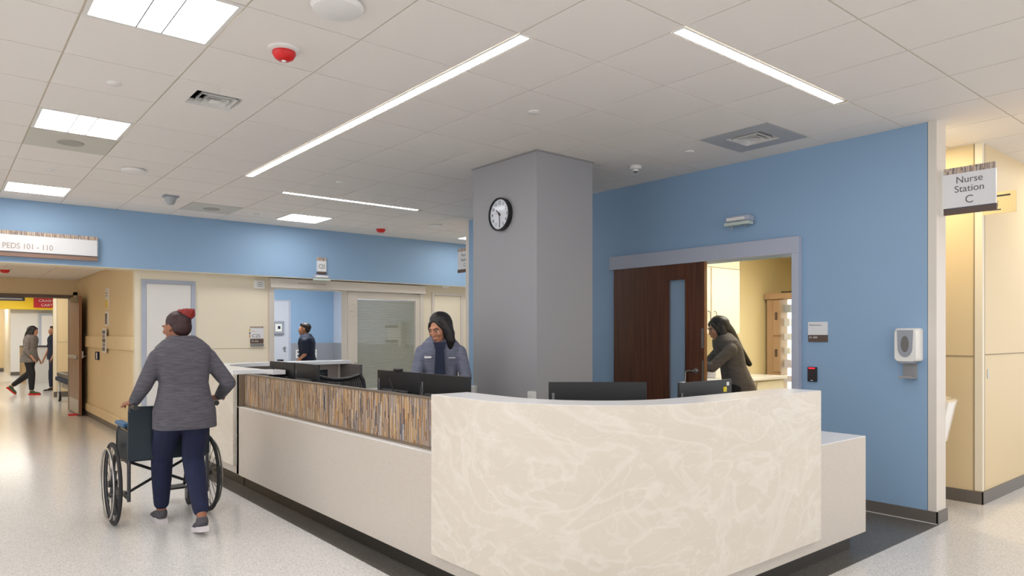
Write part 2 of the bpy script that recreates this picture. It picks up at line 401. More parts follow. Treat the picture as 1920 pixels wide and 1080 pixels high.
# ------------------------------------------------------------------ floor
mb = MB(); mb.box(-9, 13, -8, 34, -.1, 0); struct(mb.build('floor', m_floor))
CX, CY, DY = 1.815, 1.28, 5.95      # arc centres of the desk's two rounded corners
def arc(cx, cy, r, a0, a1, n=20): return [(cx+r*math.cos(math.radians(a0+(a1-a0)*i/n)), cy+r*math.sin(math.radians(a0+(a1-a0)*i/n))) for i in range(n+1)]
pts = [(4.57, .365)] + [(.92, .365), (.885, .40)] + arc(1.85, DY, .965, 180, 90) + [(4.57, DY+.965)]
struct(MB().prism(pts, .0, .0025).build('floor_dark_inlay', m_dfloor))

# ------------------------------------------------------------------ walls
BX = 4.575; BT = 4.755; E0, E1 = .385, 6.36; O0, O1, OH = 1.488, 2.55, 2.11
mb = MB()
mb.box(BX, BT, E0+.062, O0, 0, CZ); mb.box(BX, BT, O0, O1, OH, CZ); mb.box(BX, BT, O1, E1-.07, 0, CZ)
struct(mb.build('wall_right', m_blue))
struct(bx('trim_1', m_guard, BX-.002, BT, E0, E0+.058, 0, CZ))
struct(bx('trim_2', m_guard, BX-.002, BT, E1-.07, E1, 0, CZ))
struct(bx('trim_3', m_base, BX+.004, BT, E0+.058, E0+.062, .09, CZ))
mb = MB(); mb.box(BX-.012, BX, E0-.012, O0-.1, 0, .092); mb.box(BX-.012, BT+.012, E0-.012, E0, 0, .092); mb.box(BT, BT+.012, E0, 1.2, 0, .092); mb.box(BX-.012, BX, 3.6, E1, 0, .092)
struct(mb.build('baseboard_right', m_base, None, .002))
struct(bx('trim_4', m_white, BX-.017, BX-.012, E0-.01, O0-.1, 0, .006))
# alcove with cream panels
AX = 5.53; AY = .375
struct(bx('wall_alcove', m_warmlit, AX, AX+.12, AY, 1.25, 0, CZ))
struct(bx('wall_alcove_back', m_warmlit, BT, AX, 1.25, 1.35, 0, CZ))
struct(bx('wall_corner', m_warmlit, AX+.12, 11.5, AY, AY+.12, 0, CZ))
struct(bx('trim_5', m_cream2, AX-.004, AX+.045, AY-.004, AY+.055, .11, CZ))
mb = MB(); mb.box(AX-.012, AX, AY-.012, 1.25, 0, .105); mb.box(AX-.012, 11.5, AY-.012, AY, 0, .105); struct(mb.build('baseboard_alcove', m_base, None, .002))
mb = MB(); mb.box(AX-.006, AX-.003, AY+.052, AY+.06, .105, CZ); mb.box(AX-.004, AX, AY+.06, 1.25, 1.226, 1.234); mb.box(AX+.05, 11.5, AY-.003, AY, 1.238, 1.246); mb.box(AX+.048, AX+.054, AY-.005, AY, .105, CZ)
struct(mb.build('trim_6', mat('reveal_line', rgb(150,132,104), .6)))
bx('x', m_steel, 5.655, 5.69, AY-.004, AY, 1.04, 1.12).name = 'wall_pull'; tag(bpy.data.objects['wall_pull'], 'small steel recessed pull on the cream wall at far right', 'pull')
# far cream wall and bulkhead
FY = 8.7; BY = 8.45; BZ = 2.262
mb = MB(); mb.box(-5.6, 11.7, BY, FY, BZ, 3.07); struct(mb.build('wall_bulkhead', m_blue))
struct(bx('trim_7', m_cream, -5.6, 11.7, BY+.003, FY, BZ-.006, BZ))
WX = .87
mb = MB(); mb.box(WX, 2.66, FY, FY+.14, 0, BZ); mb.box(2.66, 5.28, FY, FY+.14, 2.1, BZ); mb.box(5.28, 9.5, FY, FY+.14, 0, BZ)
mb.box(-6, 11.7, FY+.0, FY+.14, BZ, 2.75)
struct(mb.build('wall_back', m_cream))
struct(bx('trim_8', m_cream2, WX-.004, WX+.06, FY-.004, FY+.06, 0, BZ))
mb = MB(); mb.box(WX+.06, .9, FY-.012, FY, 0, .11)
mb.box(1.65, 2.62, FY-.012, FY, 0, .11); mb.box(5.3, 5.47, FY-.012, FY, 0, .11); mb.box(6.2, 9.5, FY-.012, FY, 0, .11)
struct(mb.build('baseboard_back', m_base, None, .002))
mb = MB(); mb.box(1.65, 2.62, FY-.003, FY, 1.206, 1.213); struct(mb.build('trim_9', mat('reveal_line2', rgb(170,158,138), .6)))
# side walls closing the room far right of the blue wall
struct(bx('wall_far_right', m_cream, 9.5, 9.6, 6.3, FY, 0, CZ))

# doors on the far wall
def flush_door(name, x0, x1, zt, handle_side=1):
    f = .055
    o = MB(); o.box(x0, x0+f, FY-.02, FY, 0, zt); o.box(x1-f, x1, FY-.02, FY, 0, zt); o.box(x0+f, x1-f, FY-.02, FY, zt-f, zt)
    d = struct(o.build(name, m_frame if x0 < 2 else m_alu, None, .003))
    MB().box(x0+f+.003, x1-f-.003, FY-.012, FY-.002, .01, zt-f-.003).build('door_panel', m_white if x0 < 2 else m_cream2, d, .002)
    hx = x1-f-.07 if handle_side > 0 else x0+f+.07
    h = MB(); h.cyl((hx, FY-.012, 1.0), (hx, FY-.06, 1.0), .012); h.cyl((hx, FY-.055, 1.0), (hx-.11*handle_side, FY-.055, 1.0), .009); h.build('door_handle', m_steel, d, smooth=True)
flush_door('door_1', .945, 1.62, 2.15); flush_door('door_2', 5.52, 6.19, 2.15)

# C25 sliding door assembly
D3 = struct(MB().box(2.64, 5.32, FY-.13, FY, 2.105, 2.245).build('door_3', m_alu, None, .006))
mb = MB(); mb.box(2.64, 2.715, FY-.06, FY+.14, 0, 2.105); mb.box(3.885, 3.90, FY-.05, FY+.14, 0, 2.105); mb.box(5.25, 5.32, FY-.06, FY+.14, 0, 2.105)
mb.build('door_frame', m_alu, D3, .004)
mb = MB(); x0, x1 = 3.905, 5.25
mb.box(x0, 4.075, FY-.05, FY-.01, .0, 2.09); mb.box(5.165, x1, FY-.05, FY-.01, 0, 2.09); mb.box(4.075, 5.165, FY-.05, FY-.01, 1.985, 2.09); mb.box(4.075, 5.165, FY-.05, FY-.01, 0, .2)
mb.build('sliding_panel', m_alu, D3, .004)
MB().box(4.075, 5.165, FY-.034, FY-.03, .2, 1.985).build('glass_pane', m_glass, D3)
mb = MB()
for k in range(80):
    z = .21+k*.0222
    mb.box(4.08, 5.16, -.011, .011, -.0006, .0006, Matrix.Translation((0, FY-.018, z)) @ Matrix.Rotation(math.radians(-50), 4, 'X'))
mb.build('blind', mat('olive_blind', rgb(150,148,112), .5), D3)
mb = MB(); mb.tube([(4.0, FY-.05, 1.9), (4.0, FY-.085, 1.88), (4.0, FY-.085, 1.72), (4.0, FY-.05, 1.7)], .007, 8); mb.cyl((3.95, FY-.052, 1.79), (4.0, FY-.07, 1.79), .006); mb.build('pull_handle', m_alu, D3)
MB().lathe([(.02, 0), (.022, .01), (0, .014)], (4.04, FY-.05, .95), 16, 'y').build('lock_cylinder', m_steel, D3)
MB().box(3.05, 3.5, FY-.134, FY-.13, 2.18, 2.186).build('header_slot', m_bronze, D3)

# C25 room beyond
RY = 12.2; RX1 = 5.33
mb = MB(); mb.box(1.5, RX1, RY, RY+.1, 1.235, 2.7); struct(mb.build('wall_room_back', m_blue))
struct(bx('wall_room_back_wainscot', mat('grey_wainscot', rgb(150,152,160), .5), 1.5, RX1, RY-.004, RY+.1, 0, 1.235))
struct(bx('wall_room_right', mat('pale_blue_paint', rgb(196,204,220), .55), RX1, RX1+.1, FY+.14, RY, 1.235, 2.7))
struct(bx('wall_room_right_wainscot', MATS['grey_wainscot'], RX1-.004, RX1+.1, FY+.14, RY, 0, 1.235))
struct(bx('wall_room_left', m_cream, 1.5, 1.6, FY+.14, RY, 0, 2.7))
struct(bx('ceiling_room', m_tile, 1.5, 5.45, FY+.14, RY+.1, 2.7, 2.76))
t = thing('ceiling_light', 'square ceiling light inside the blue patient room, hidden behind the door header', 'ceiling light', (3.9, 10.6, 2.7), 0, 'square recessed ceiling lights')
MB().box(-.29, .29, -.29, .29, -.006, .0).build('diffuser', mat('room_panel_light', (.95, .98, 1), .5, emis=26), t); MB().box(-.3, .3, -.3, .3, -.003, .0).build('frame', m_white, t)
d = struct(MB().box(3.3, 3.36, RY-.03, RY-.005, 0, 2.13).build('door_4', m_frame)); mb = MB(); mb.box(4.35, 4.39, RY-.03, RY-.005, 0, 2.11); mb.box(3.36, 4.35, RY-.03, RY-.005, 2.08, 2.11); mb.build('door_frame', m_frame, d)
MB().box(3.36, 4.35, RY-.022, RY-.006, .01, 2.08).build('door_panel', mat('door_grey', rgb(200,204,214), .5), d)
MB().cyl((4.25, RY-.02, 1.14), (4.25, RY-.09, 1.14), .02).build('door_handle', m_steel, d)
t = thing('wall_dispenser', 'small blue and white dispenser on the pale door inside the blue room', 'dispenser', (4.12, RY-.03, 1.42))
MB().box(-.11, .12, -.05, 0, 0, .26).build('casing', m_greyp, t, .01); MB().box(-.07, .06, -.056, -.05, .05, .2).build('front_panel', m_plastic, t); MB().box(-.02, .03, -.06, -.056, .1, .16).build('logo_patch', m_navy, t)
for k, (x, mm, l) in enumerate([(4.55, m_plastic, 'white socket plate on the grey wainscot, left of the red one'), (4.73, m_red, 'red emergency socket plate on the grey wainscot of the blue room'), (4.90, m_plastic, 'white socket plate on the grey wainscot, right of the red one')]):
    t = thing('socket_plate', l, 'socket', (x, RY-.005, .93), 0, 'socket plates in the blue room')
    MB().box(-.05, .05, -.012, 0, 0, .17).build('plate', mm, t, .003)
    for z_ in (.025, .1): MB().box(-.018, .018, -.015, -.012, z_, z_+.04).build('outlet', m_dsteel if k != 1 else m_red, t)
t = thing('glove_rack', 'white wall rack with dark blue rails on the pale room wall', 'rack', (RX1-.005, 9.6, 1.27), RX)
MB().box(-.30, .26, -.05, 0, .0, .035).build('lower_rail', m_navy, t); MB().box(-.30, .26, -.05, 0, .27, .305).build('upper_rail', m_navy, t)
MB().box(-.28, .24, -.006, 0, .035, .27).build('back_panel', m_plastic, t); MB().box(.26, .36, -.1, 0, -.08, .38).build('side_bottle', m_plastic, t, .01)

# corridor at far left
RYC = 13.6; KZ = 2.42
struct(bx('wall_corridor_right', m_warmlit, WX, WX+.14, FY+.14, RYC+.14, 0, 2.8)); struct(bx('wall_beyond_alcove', m_warmlit, WX, 2.6, 17.03, 17.15, 0, 2.8)); struct(bx('wall_beyond_alcove_side', m_warmlit, 2.5, 2.6, RYC+.14, 17.03, 0, 2.8))
mb = MB()
for k in range(0, 5):
    for i in range(-6, 2):
        x0, x1 = WX-.02-(i+1)*P*1.0, WX-.02-i*P
        if i < 0: continue
        mb.box(x0+g, x1-g, FY+.14+k*1.22+g, min(FY+.14+(k+1)*1.22, RYC)-g, KZ, KZ+.012)
for i in range(2, 8):
    x0, x1 = WX-.02-(i+1)*P, WX-.02-i*P
    for k in range(5): mb.box(x0+g, x1-g, FY+.14+k*1.22+g, min(FY+.14+(k+1)*1.22, RYC)-g, KZ, KZ+.012)
mb.mi = 1; mb.box(-4.4, WX+.02, FY+.13, RYC+.1, KZ+.006, KZ+.06); struct(mb.build('ceiling_corridor', [m_tile, m_tee]))
mb = MB(); mb.box(-4.4, WX, RYC, RYC+.14, 2.14, 2.9); struct(mb.build('wall_corridor_end', m_warmlit))
struct(bx('wall_corridor_left', m_warmlit, -4.5, -4.4, FY, 34, 0, 3.2))
mb = MB(); mb.box(-3.2, .80, RYC-.02, RYC+.16, 2.08, 2.14); mb.box(.74, .80, RYC-.02, RYC+.16, 0, 2.08); struct(mb.build('trim_10', mat('bronze_frame', rgb(112,98,84), .5)))
struct(bx('trim_11', m_cream, .80, WX, RYC, RYC+.14, 0, 2.2))
t = thing('bumper_rail', 'cream wall bumper rail along the corridor wall at left', 'bumper rail', (WX, 8.76, 0), 0)
MB().box(-.035, 0, 0, 3.72, 1.195, 1.385).build('rail_board', m_warmlit, t, .006)
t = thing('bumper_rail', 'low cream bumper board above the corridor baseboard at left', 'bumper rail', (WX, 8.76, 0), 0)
MB().box(-.03, 0, 0, 3.72, .09, .22).build('rail_board', m_warmlit, t, .006)
struct(bx('baseboard_corridor', m_base, WX-.012, WX, 8.72, RYC, 0, .085))
# open door leaf of the corridor
D5 = struct(MB().box(.735, .775, 12.42, RYC-.03, .012, 2.075).build('door_5', [m_doorw2], None, .002))
MB().box(.734, .776, 12.41, 12.42, .012, 2.075).build('door_edge', m_dooredge, D5)
MB().box(.731, .735, 12.46, RYC-.08, .03, .27).build('kick_plate', m_steel, D5)
mb = MB(); mb.box(.69, .735, 12.60, 13.35, .985, 1.04); mb.build('push_bar', m_steel, D5, .01)
mb = MB(); mb.box(.66, .735, 12.52, 12.85, 1.97, 2.06); mb.build('door_closer', mat('brass_grey', rgb(150,138,110), .4, .5), D5, .005)
mb = MB(); mb.box(.775, .80, 12.42, 12.5, 1.0, 1.12); mb.cyl((.775, 12.48, 1.03), (.85, 12.48, 1.03), .01); mb.build('latch', m_steel, D5)
tag(MB().prism([(.60, 12.6), (.73, 12.58), (.73, 12.66)], .0, .035).build('door_wedge', m_red), 'red wedge on the floor under the open corridor door', 'door wedge')
t = thing('door_closer_arm', 'dark overhead door closer box under the corridor door frame', 'door closer', (-.6, RYC-.03, 2.01)); MB().box(-.5, .66, -.03, .03, 0, .065).build('closer_body', m_dsteel, t, .005)
MB().box(-.5, .62, -.034, -.03, .02, .045).build('cover_strip', m_steel, t)
# notices on corridor wall
def sheet(y0, y1, z0, z1, name, label, cat, mf=m_plastic):
    t = thing(name, label, cat, (WX, (y0+y1)/2, z0), RX); w = abs(y1-y0)/2
    MB().box(-w, w, -.012, 0, 0, z1-z0).build('frame', mf, t, .002); return t, w, z1-z0
t, w, h = sheet(10.5, 10.75, 1.80, 2.12, 'wall_notice', 'small notice with a yellow lower half, topmost on the corridor wall', 'notice')
MB().box(-w+.02, w-.02, -.014, -.012, .01, .14).build('yellow_sheet', mat('yellow_paper', rgb(232,206,96), .6), t)
MB().box(-w+.04, w-.06, -.014, -.012, .2, .21).build('printed_line', m_text, t); MB().box(-w+.04, w-.04, -.014, -.012, .24, .25).build('printed_line', m_text, t)
t, w, h = sheet(10.5, 10.78, 1.54, 1.765, 'wall_notice', 'white framed panel with a dark blue screen, middle one on the corridor wall', 'notice')
MB().box(-w+.03, w-.1, -.015, -.012, .03, h-.03).build('screen', mat('slate', rgb(70,80,112), .3), t)
t, w, h = sheet(10.5, 10.8, 1.13, 1.50, 'wall_poster', 'tall white poster with dark pictures hung over the corridor bumper rail', 'poster')
t.location.x = WX-.036
for q in range(5): MB().box(-w+.03+.02*(q % 2), w-.05+.02*(q % 3), -.0135-.0002*q, -.012, .03+q*.065, .085+q*.065).build('picture', mat('pic%d' % q, [rgb(110,108,112), rgb(140,136,138), rgb(96,90,92), rgb(150,130,128), rgb(118,114,124)][q], .6), t)
t = thing('wall_phone', 'small dark blue wall device below the corridor bumper rail', 'wall device', (WX, 11.42, 1.0), RX)
MB().box(-.11, .11, -.03, 0, 0, .13).build('casing', m_navy, t, .004); MB().box(.02, .09, -.035, -.03, .015, .115).build('front_panel', m_plastic, t)
red_alarm((-.35, 11.6, KZ), 'dark red fire alarm on the low corridor ceiling at far left', 1.0)
# unseen lamps added to light the corridor warmly
for y, w_ in ((9.9, 'nearer'), (12.3, 'farther')):
    t = thing('ceiling_light', 'added warm corridor light outside the picture at far left, %s one' % w_, 'ceiling light', (-1.9, y, KZ), 0, 'added warm corridor lights')
    MB().box(-.28, .28, -.28, .28, -.004, 0).build('diffuser', m_warm, t); MB().box(-.3, .3, -.3, .3, -.002, 0).build('frame', m_white, t)
# beyond the corridor doors
struct(bx('ceiling_beyond', m_tile, -4.4, 9, RYC+.14, 34, 2.8, 2.86))
struct(bx('trim_12', m_cream2, WX-.004, WX+.06, 17.02, 17.035, 0, 2.8))
bx('baseboard_beyond_alcove', m_base, WX, 2.5, 17.018, 17.03, 0, .12)['kind'] = 'structure'; mb = MB(); mb.box(WX+.06, 2.5, 17.027, 17.03, 1.235, 1.243); struct(mb.build('trim_13', MATS['reveal_line2']))
struct(bx('wall_yellow_bulkhead', m_yellow, -4.4, 9, 27.4, 27.6, 2.27, 2.8))
struct(bx('wall_beyond_white', m_white, .80, 9, 27.8, 27.9, 0, 2.8))
struct(bx('baseboard_beyond', m_base, .80, 9, 27.78, 27.8, 0, .12))
struct(bx('wall_beyond_beige', m_warmlit, -4.4, .82, 31.0, 31.1, 0, 2.8)); struct(bx('wall_beyond_side', m_cream, .80, .9, 27.9, 31, 0, 2.8))
struct(bx('baseboard_beyond_beige', m_base, -4.4, .80, 30.98, 31, 0, .14))
struct(bx('wall_beyond_end', m_cream, 9, 9.1, 13.6, 34, 0, 2.8)); struct(bx('wall_beyond_near', m_cream, WX+.14, 9, 13.6, 13.74, 0, 2.8))
d = struct(MB().box(1.60, 2.6, 27.74, 27.8, 0, 2.15).build('door_6', m_frame)); MB().box(1.68, 2.52, 27.72, 27.74, 0, 2.07).build('door_panel', m_white, d)
for x, y, w_ in ((0, 16, 'nearest the doors'), (-1.5, 19, 'left of the walking woman'), (3, 21, 'right of the walking woman'), (.7, 25.7, 'before the yellow bulkhead'), (4, 25, 'over the counter'), (0, 29.5, 'behind the yellow bulkhead')):  # unseen lights added to brighten the hall and its yellow bulkhead
    t = thing('ceiling_light', 'unseen light added in the hall beyond the corridor doors, ' + w_, 'ceiling light', (x, y, 2.8), 0, 'added lights of the hall beyond')
    MB().box(-.5, .5, -.28, .28, -.006, 0).build('diffuser', mat('hall_fill_light', (1, .96, .88), .5, emis=15), t); MB().box(-.52, .52, -.3, .3, -.003, 0).build('frame', m_white, t)
t = thing('crash_cart_sign', 'red crash cart sign on the yellow bulkhead beyond the corridor', 'sign', (1.76, 27.39, 2.335))
MB().box(-.34, .5, -.02, 0, 0, .35).build('sign_board', mat('sign_red', rgb(196,28,40), .5), t)
text('CRASH', .09, -.20, -.022, .20, m_textw, t, width=.42); text('CART', .09, -.13, -.022, .05, m_textw, t, width=.33)
t = thing('reception_counter', 'white nurse counter with dark top far beyond the corridor doors', 'counter', (.75, 23, 0))
MB().box(.1, 4, 0, .7, 0, 1.04).build('counter_front', m_white, t); MB().box(.0, 4, -.03, .8, 1.04, 1.08).build('counter_top', m_dsteel, t); MB().box(0, .1, 0, .7, 0, 1.04).build('end_panel', mat('tan_end', rgb(206,176,132), .5), t)

# ------------------------------------------------------------------ column
KX0, KX1, KY0, KY1 = 2.822, 3.515, 2.89, 3.81
struct(bx('wall_column', m_grey, KX0, KX1, KY0, KY1, 0, CZ, None, .004))
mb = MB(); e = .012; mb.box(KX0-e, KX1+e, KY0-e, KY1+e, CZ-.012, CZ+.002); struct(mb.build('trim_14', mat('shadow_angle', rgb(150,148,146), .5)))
mb = MB(); mb.box(KX0-.01, KX1+.01, KY0-.01, KY1+.01, 0, .1); struct(mb.build('baseboard_column', m_base))
def outlet(name_loc, rz, label):
    t = thing('outlet_box', label, 'outlet box', name_loc, rz, 'white outlet boxes on the grey column')
    MB().box(-.04, .04, -.035, 0, 0, .12).build('box_body', m_plastic, t, .004)
    MB().box(-.028, .028, -.038, -.035, .02, .10).build('face_plate', m_plastic, t, .002)
outlet((KX0, 3.78, .80), RX, 'white outlet box low on the grey column, at its left edge')
outlet((KX0, 2.93, .80), RX, 'white outlet box low on the grey column, at its front corner')
# clock
t = thing('wall_clock', 'round white clock with black rim on the grey column', 'clock', (KX0, 3.36, 2.505), RX)
MB().lathe([(.148, 0), (.152, .03), (.150, .046), (.140, .05), (.136, .044), (.136, .03)], n=48, axis='y').build('rim', m_black, t, smooth=True)
MB().lathe([(0, .028), (.137, .028), (.137, .032), (0, .032)], n=48, axis='y').build('dial', mat('dial', rgb(222,226,234), .35, coat=.6), t)
for k in range(1, 13):
    a = math.radians(90-30*k); text(str(k), .028, .104*math.cos(a), -.0335, .104*math.sin(a)-.014, m_text if 0 else m_black, t, 'numeral', align='CENTER')
def hand(name, ang, L, w, m, y):
    a = math.radians(90-ang); M = Matrix.Translation((0, y, 0)) @ Matrix.Rotation(-a, 4, 'Y')
    MB().box(-.02, L, -.001, .001, -w, w, M).build(name, m, t)
hand('hour_hand', 312, .062, .004, m_black, -.036); hand('minute_hand', 176, .098, .003, m_black, -.038); hand('second_hand', 284, .07, .0012, m_red, -.040)
MB().lathe([(.008, .032), (.008, .043), (0, .044)], n=16, axis='y').build('hub', m_black, t)
# clock glass catch
mb = MB(); mb.box(-.158, -.148, -.03, -.01, -.012, .012); mb.build('rim_clip', m_steel, t)

# ------------------------------------------------------------------ medication door on the blue wall
D7 = struct(MB().box(4.512, BX, 1.432, 3.60, 2.112, 2.255).build('door_7', m_frame, None, .004))
MB().box(4.512, BX, 1.432, O0+.005, 0, 2.112).build('door_jamb', m_frame, D7, .003)
MB().box(BX, BT+.01, O0-.02, O0+.005, 0, OH).build('door_lining', m_frame, D7); MB().box(BX, BT+.01, O1, O1+.02, 0, OH).build('door_lining', m_frame, D7)
y0, y1, v0, v1 = 2.387, 3.545, 2.605, 2.815
mb = MB(); X0, X1 = 4.526, 4.568
mb.box(X0, X1, y0, v0, .01, 2.112); mb.box(X0, X1, v1, y1, .01, 2.112); mb.box(X0, X1, v0, v1, 1.955, 2.112); mb.box(X0, X1, v0, v1, .01, .62)
mb.build('door_leaf', m_doorw, D7)
MB().box(X0-.001, X1+.001, y0-.004, y0, .01, 2.112).build('door_edge', m_dooredge, D7)
mb = MB(); e = .016
mb.box(X0-.006, X0, v0-e, v0, .62-e, 1.955+e); mb.box(X0-.006, X0, v1, v1+e, .62-e, 1.955+e); mb.box(X0-.006, X0, v0, v1, 1.955, 1.955+e); mb.build('vision_frame', m_doorw, D7)
MB().box(X0+.018, X0+.024, v0, v1, .62, 1.955).build('vision_glass', mat('tinted_glass', rgb(196,214,226), .05, alpha=.12, spec=.7), D7)
mb = MB(); mb.lathe([(.028, 0), (.028, .01), (0, .012)], (0, 0, 0), 20, 'x')
h = MB(); h.cyl((X0, 2.475, 1.06), (X0-.055, 2.475, 1.06), .014); h.tube([(X0-.055, 2.475, 1.06), (X0-.06, 2.53, 1.06), (X0-.06, 2.56, 1.045), (X0-.06, 2.565, .93)], .0095, 10); h.cyl((X0, 2.475, 1.06), (X0-.008, 2.475, 1.06), .028); h.build('door_handle', m_steel, D7, smooth=True)
mb.bm.free()
mb = MB(); mb.box(X0-.004, X0, y0+.004, y0+.03, 1.28, 1.47); mb.box(X0-.004, X0, y0+.004, y0+.022, .90, 1.16); mb.build('lock_plate', m_steel, D7)
# medication room
MY0, MY1, MX1, MZ = 1.35, 3.4, 8.0, 2.46
m_medw = mat('yellow_cream_paint', rgb(232,216,170), .6)
struct(bx('wall_medication_back', m_medw, BT, MX1, MY1, MY1+.1, 0, MZ)); struct(bx('wall_medication_right', m_medw, MX1, MX1+.1, MY0, MY1+.1, 0, MZ))
struct(bx('wall_medication_near', m_medw, AX+.12, MX1, MY0-.1, MY0, 0, MZ)); struct(bx('ceiling_medication', m_tile, BT, MX1+.1, MY0, MY1+.1, MZ, MZ+.05))
t = thing('ceiling_light', 'warm ceiling light of the medication room hidden above the door', 'ceiling light', (5.9, 2.2, MZ)); MB().box(-.5, .5, -.25, .25, -.006, 0).build('diffuser', mat('med_light', (1, .93, .78), .5, emis=11), t); MB().box(-.52, .52, -.27, .27, -.003, 0).build('frame', m_white, t)
t = thing('upper_cabinet', 'tall cream upper cabinet in the medication room', 'cabinet', (5.05, MY1-.004, 1.419)); 
MB().box(0, 1.16, -.31, 0, 0, 1.03).build('body', m_cream2, t)
for x0_, x1_ in ((0, .57), (.59, 1.158)):
    dd = MB().box(x0_+.004, x1_-.002, -.33, -.311, .003, .755).build('door', mat('cabinet_door', rgb(240,234,216), .4), t, .002)
    h = MB(); hx = x0_+.05 if x0_ > .3 else x1_-.05; h.tube([(hx, -.33, .06), (hx, -.36, .075), (hx, -.365, .16), (hx, -.36, .245), (hx, -.33, .26)], .007, 8); h.build('handle', m_steel, dd, smooth=True)
MB().box(0, 1.16, -.325, -.31, .765, 1.03).build('fascia', m_cream2, t)
t = thing('base_cabinet', 'cream base cabinet with white worktop in the medication room', 'cabinet', (4.9, MY1-.004, 0))
MB().box(0, 1.85, -.58, 0, .1, .88).build('body', m_cream2, t); MB().box(-.0, 1.88, -.62, 0, .88, .915).build('worktop', m_top, t, .004)
for k in range(3): MB().box(.02+k*.61, .6+k*.61, -.6, -.58, .12, .86).build('door', MATS['cabinet_door'], t, .002)
t = thing('glove_box', 'pale lilac printed box standing on the medication room worktop', 'box', (5.25, 3.1, .915))
MB().box(0, .34, 0, .2, 0, .38).build('carton', mat('lilac_card', rgb(214,204,216), .6), t, .003); MB().box(.06, .28, -.003, 0, .08, .30).build('print_panel', mat('print', rgb(196,160,190), .6, noise=.5, nscale=20), t)
tag(bx('x', m_plastic, 5.62, 5.9, 3.0, 3.2, .915, 1.02, None, .01), 'white tray beside the printed box on the worktop', 'tray').name = 'tray'
t = thing('wall_socket', 'cream wall socket right of the woman in the medication room', 'socket', (6.72, MY1, 1.03)); MB().box(-.04, .04, -.012, 0, 0, .13).build('plate', m_plastic, t, .002); MB().box(-.015, .015, -.014, -.012, .03, .1).build('outlet', m_greyp, t)
# dispensing tower
TX = 7.3
t = thing('medication_tower', 'tan medication storage tower with lit glass shelves', 'storage tower', (TX, 3.36, 0), RX)
m_tan = mat('tan_plastic', rgb(178,148,118), .5); 
MB().box(0, .2, 0, .6, .05, 1.87).build('side_column', m_tan, t, .006); MB().box(.9, .98, 0, .6, .05, 1.87).build('side_column', m_tan, t, .006)
MB().box(-.02, 1.0, -.03, .6, 1.87, 1.95).build('top_cap', m_tan, t, .01); MB().box(.15, .6, .1, .3, 1.95, 1.975).build('top_tray', m_dsteel, t)
MB().box(.2, .9, .17, .19, .1, 1.87).build('light_panel', mat('shelf_light', (.95, 1, .93), .5, emis=.8), t); MB().box(0, .98, 0, .6, 0, .05).build('plinth', m_dsteel, t)
for k, z in enumerate((.35, .92, 1.40)): 
    q = MB().box(.1, .2, -.02, 0, z, z+.46).build('drawer', m_tan, t, .006); MB().box(.13, .165, -.024, -.02, z+.2, z+.3).build('recessed_pull', m_brown, q)
for k in range(9): MB().box(.2, .9, .02, .17, .25+.18*k, .258+.18*k).build('glass_shelf', m_glass, t)
ords = ['lowest', 'second', 'third', 'fourth', 'fifth', 'sixth', 'seventh', 'eighth', 'topmost']
for k in range(3, 9):
    for c in range(2):
        x = .22+c*.13; mm = random.choice([m_plastic, m_signw, MATS['lilac_card'], m_cream2, m_greyp])
        o = MB().box(0, .07+random.random()*.04, 0, .09, 0, .05+random.random()*.06).build('medicine_box', mm, None, .002)
        o.location = (TX+.05, 3.36-x, .259+.18*k); o.rotation_euler = (0, 0, RX); tag(o, '%s medicine carton on the %s lit shelf of the tan tower' % (('left', 'right')[c], ords[k]), 'carton', 'medicine cartons in the tower')
mb = MB(); mb.box(.2, .9, 0.0, .006, .1, 1.87); mb.build('glass_door', m_glass, t)

# ------------------------------------------------------------------ things on the blue wall
def occupancy_box(loc, rz, label):
    t = thing('door_sensor', label, 'door sensor', loc, rz)
    MB().box(-.115, .115, -.1, 0, .035, .085).build('housing', m_frame, t, .006)
    MB().box(-.125, .125, -.115, -.03, 0, .03).build('lens_cover', mat('pale_green', rgb(196,208,200), .4), t, .004)
    mb = MB(); mb.cyl((-.08, -.06, 0), (-.08, -.06, -.03), .006); mb.cyl((.06, -.06, 0), (.06, -.06, -.015), .006); mb.build('standoff', m_steel, t)
    MB().box(-.1, .08, -.112, -.1, .045, .07).build('front_strip', m_plastic, t)
occupancy_box((BX, 2.0, 2.41), RX, 'white door sensor box on the blue wall above the walnut door')
occupancy_box((3.34, BY-.0, 2.262-.035), 0, 'white door sensor box hanging under the small C25 sign')
t = thing('medication_sign', 'white and brown room sign reading Medication beside the walnut door', 'sign', (BX, 1.287, 1.35), RX)
MB().box(-.083, .083, -.014, 0, .058, .168).build('upper_plate', m_signw, t, .001); MB().box(-.083, .083, -.012, 0, 0, .058).build('lower_plate', m_brown, t, .001)
text('Medication', .014, -.072, -.0145, .135, m_text, t, width=.105); text('E1-304', .016, -.072, -.0125, .030, m_textw, t, width=.068)
t = thing('card_reader', 'black keypad card reader on the blue wall below the Medication sign', 'card reader', (BX, 1.333, 1.012), RX)
MB().box(-.040, .040, -.022, 0, 0, .125).build('casing', m_black, t, .006); MB().box(-.028, .028, -.025, -.021, .108, .12).build('status_light', mat('red_lit', rgb(220,30,50), .4, emis=.6), t)
for r_ in range(4):
    for c in range(3): MB().ell((-.022+.022*c, -.0225, .032+.019*r_), (.004, .002, .004), 8).build('key', mat('key', rgb(110,40,48), .5), t)
MB().box(-.01, .01, -.0235, -.022, .008, .014).build('maker_mark', m_textw, t)
t = thing('soap_dispenser', 'white automatic hand sanitizer dispenser on the blue wall', 'dispenser', (BX, .565, 1.21), RX)
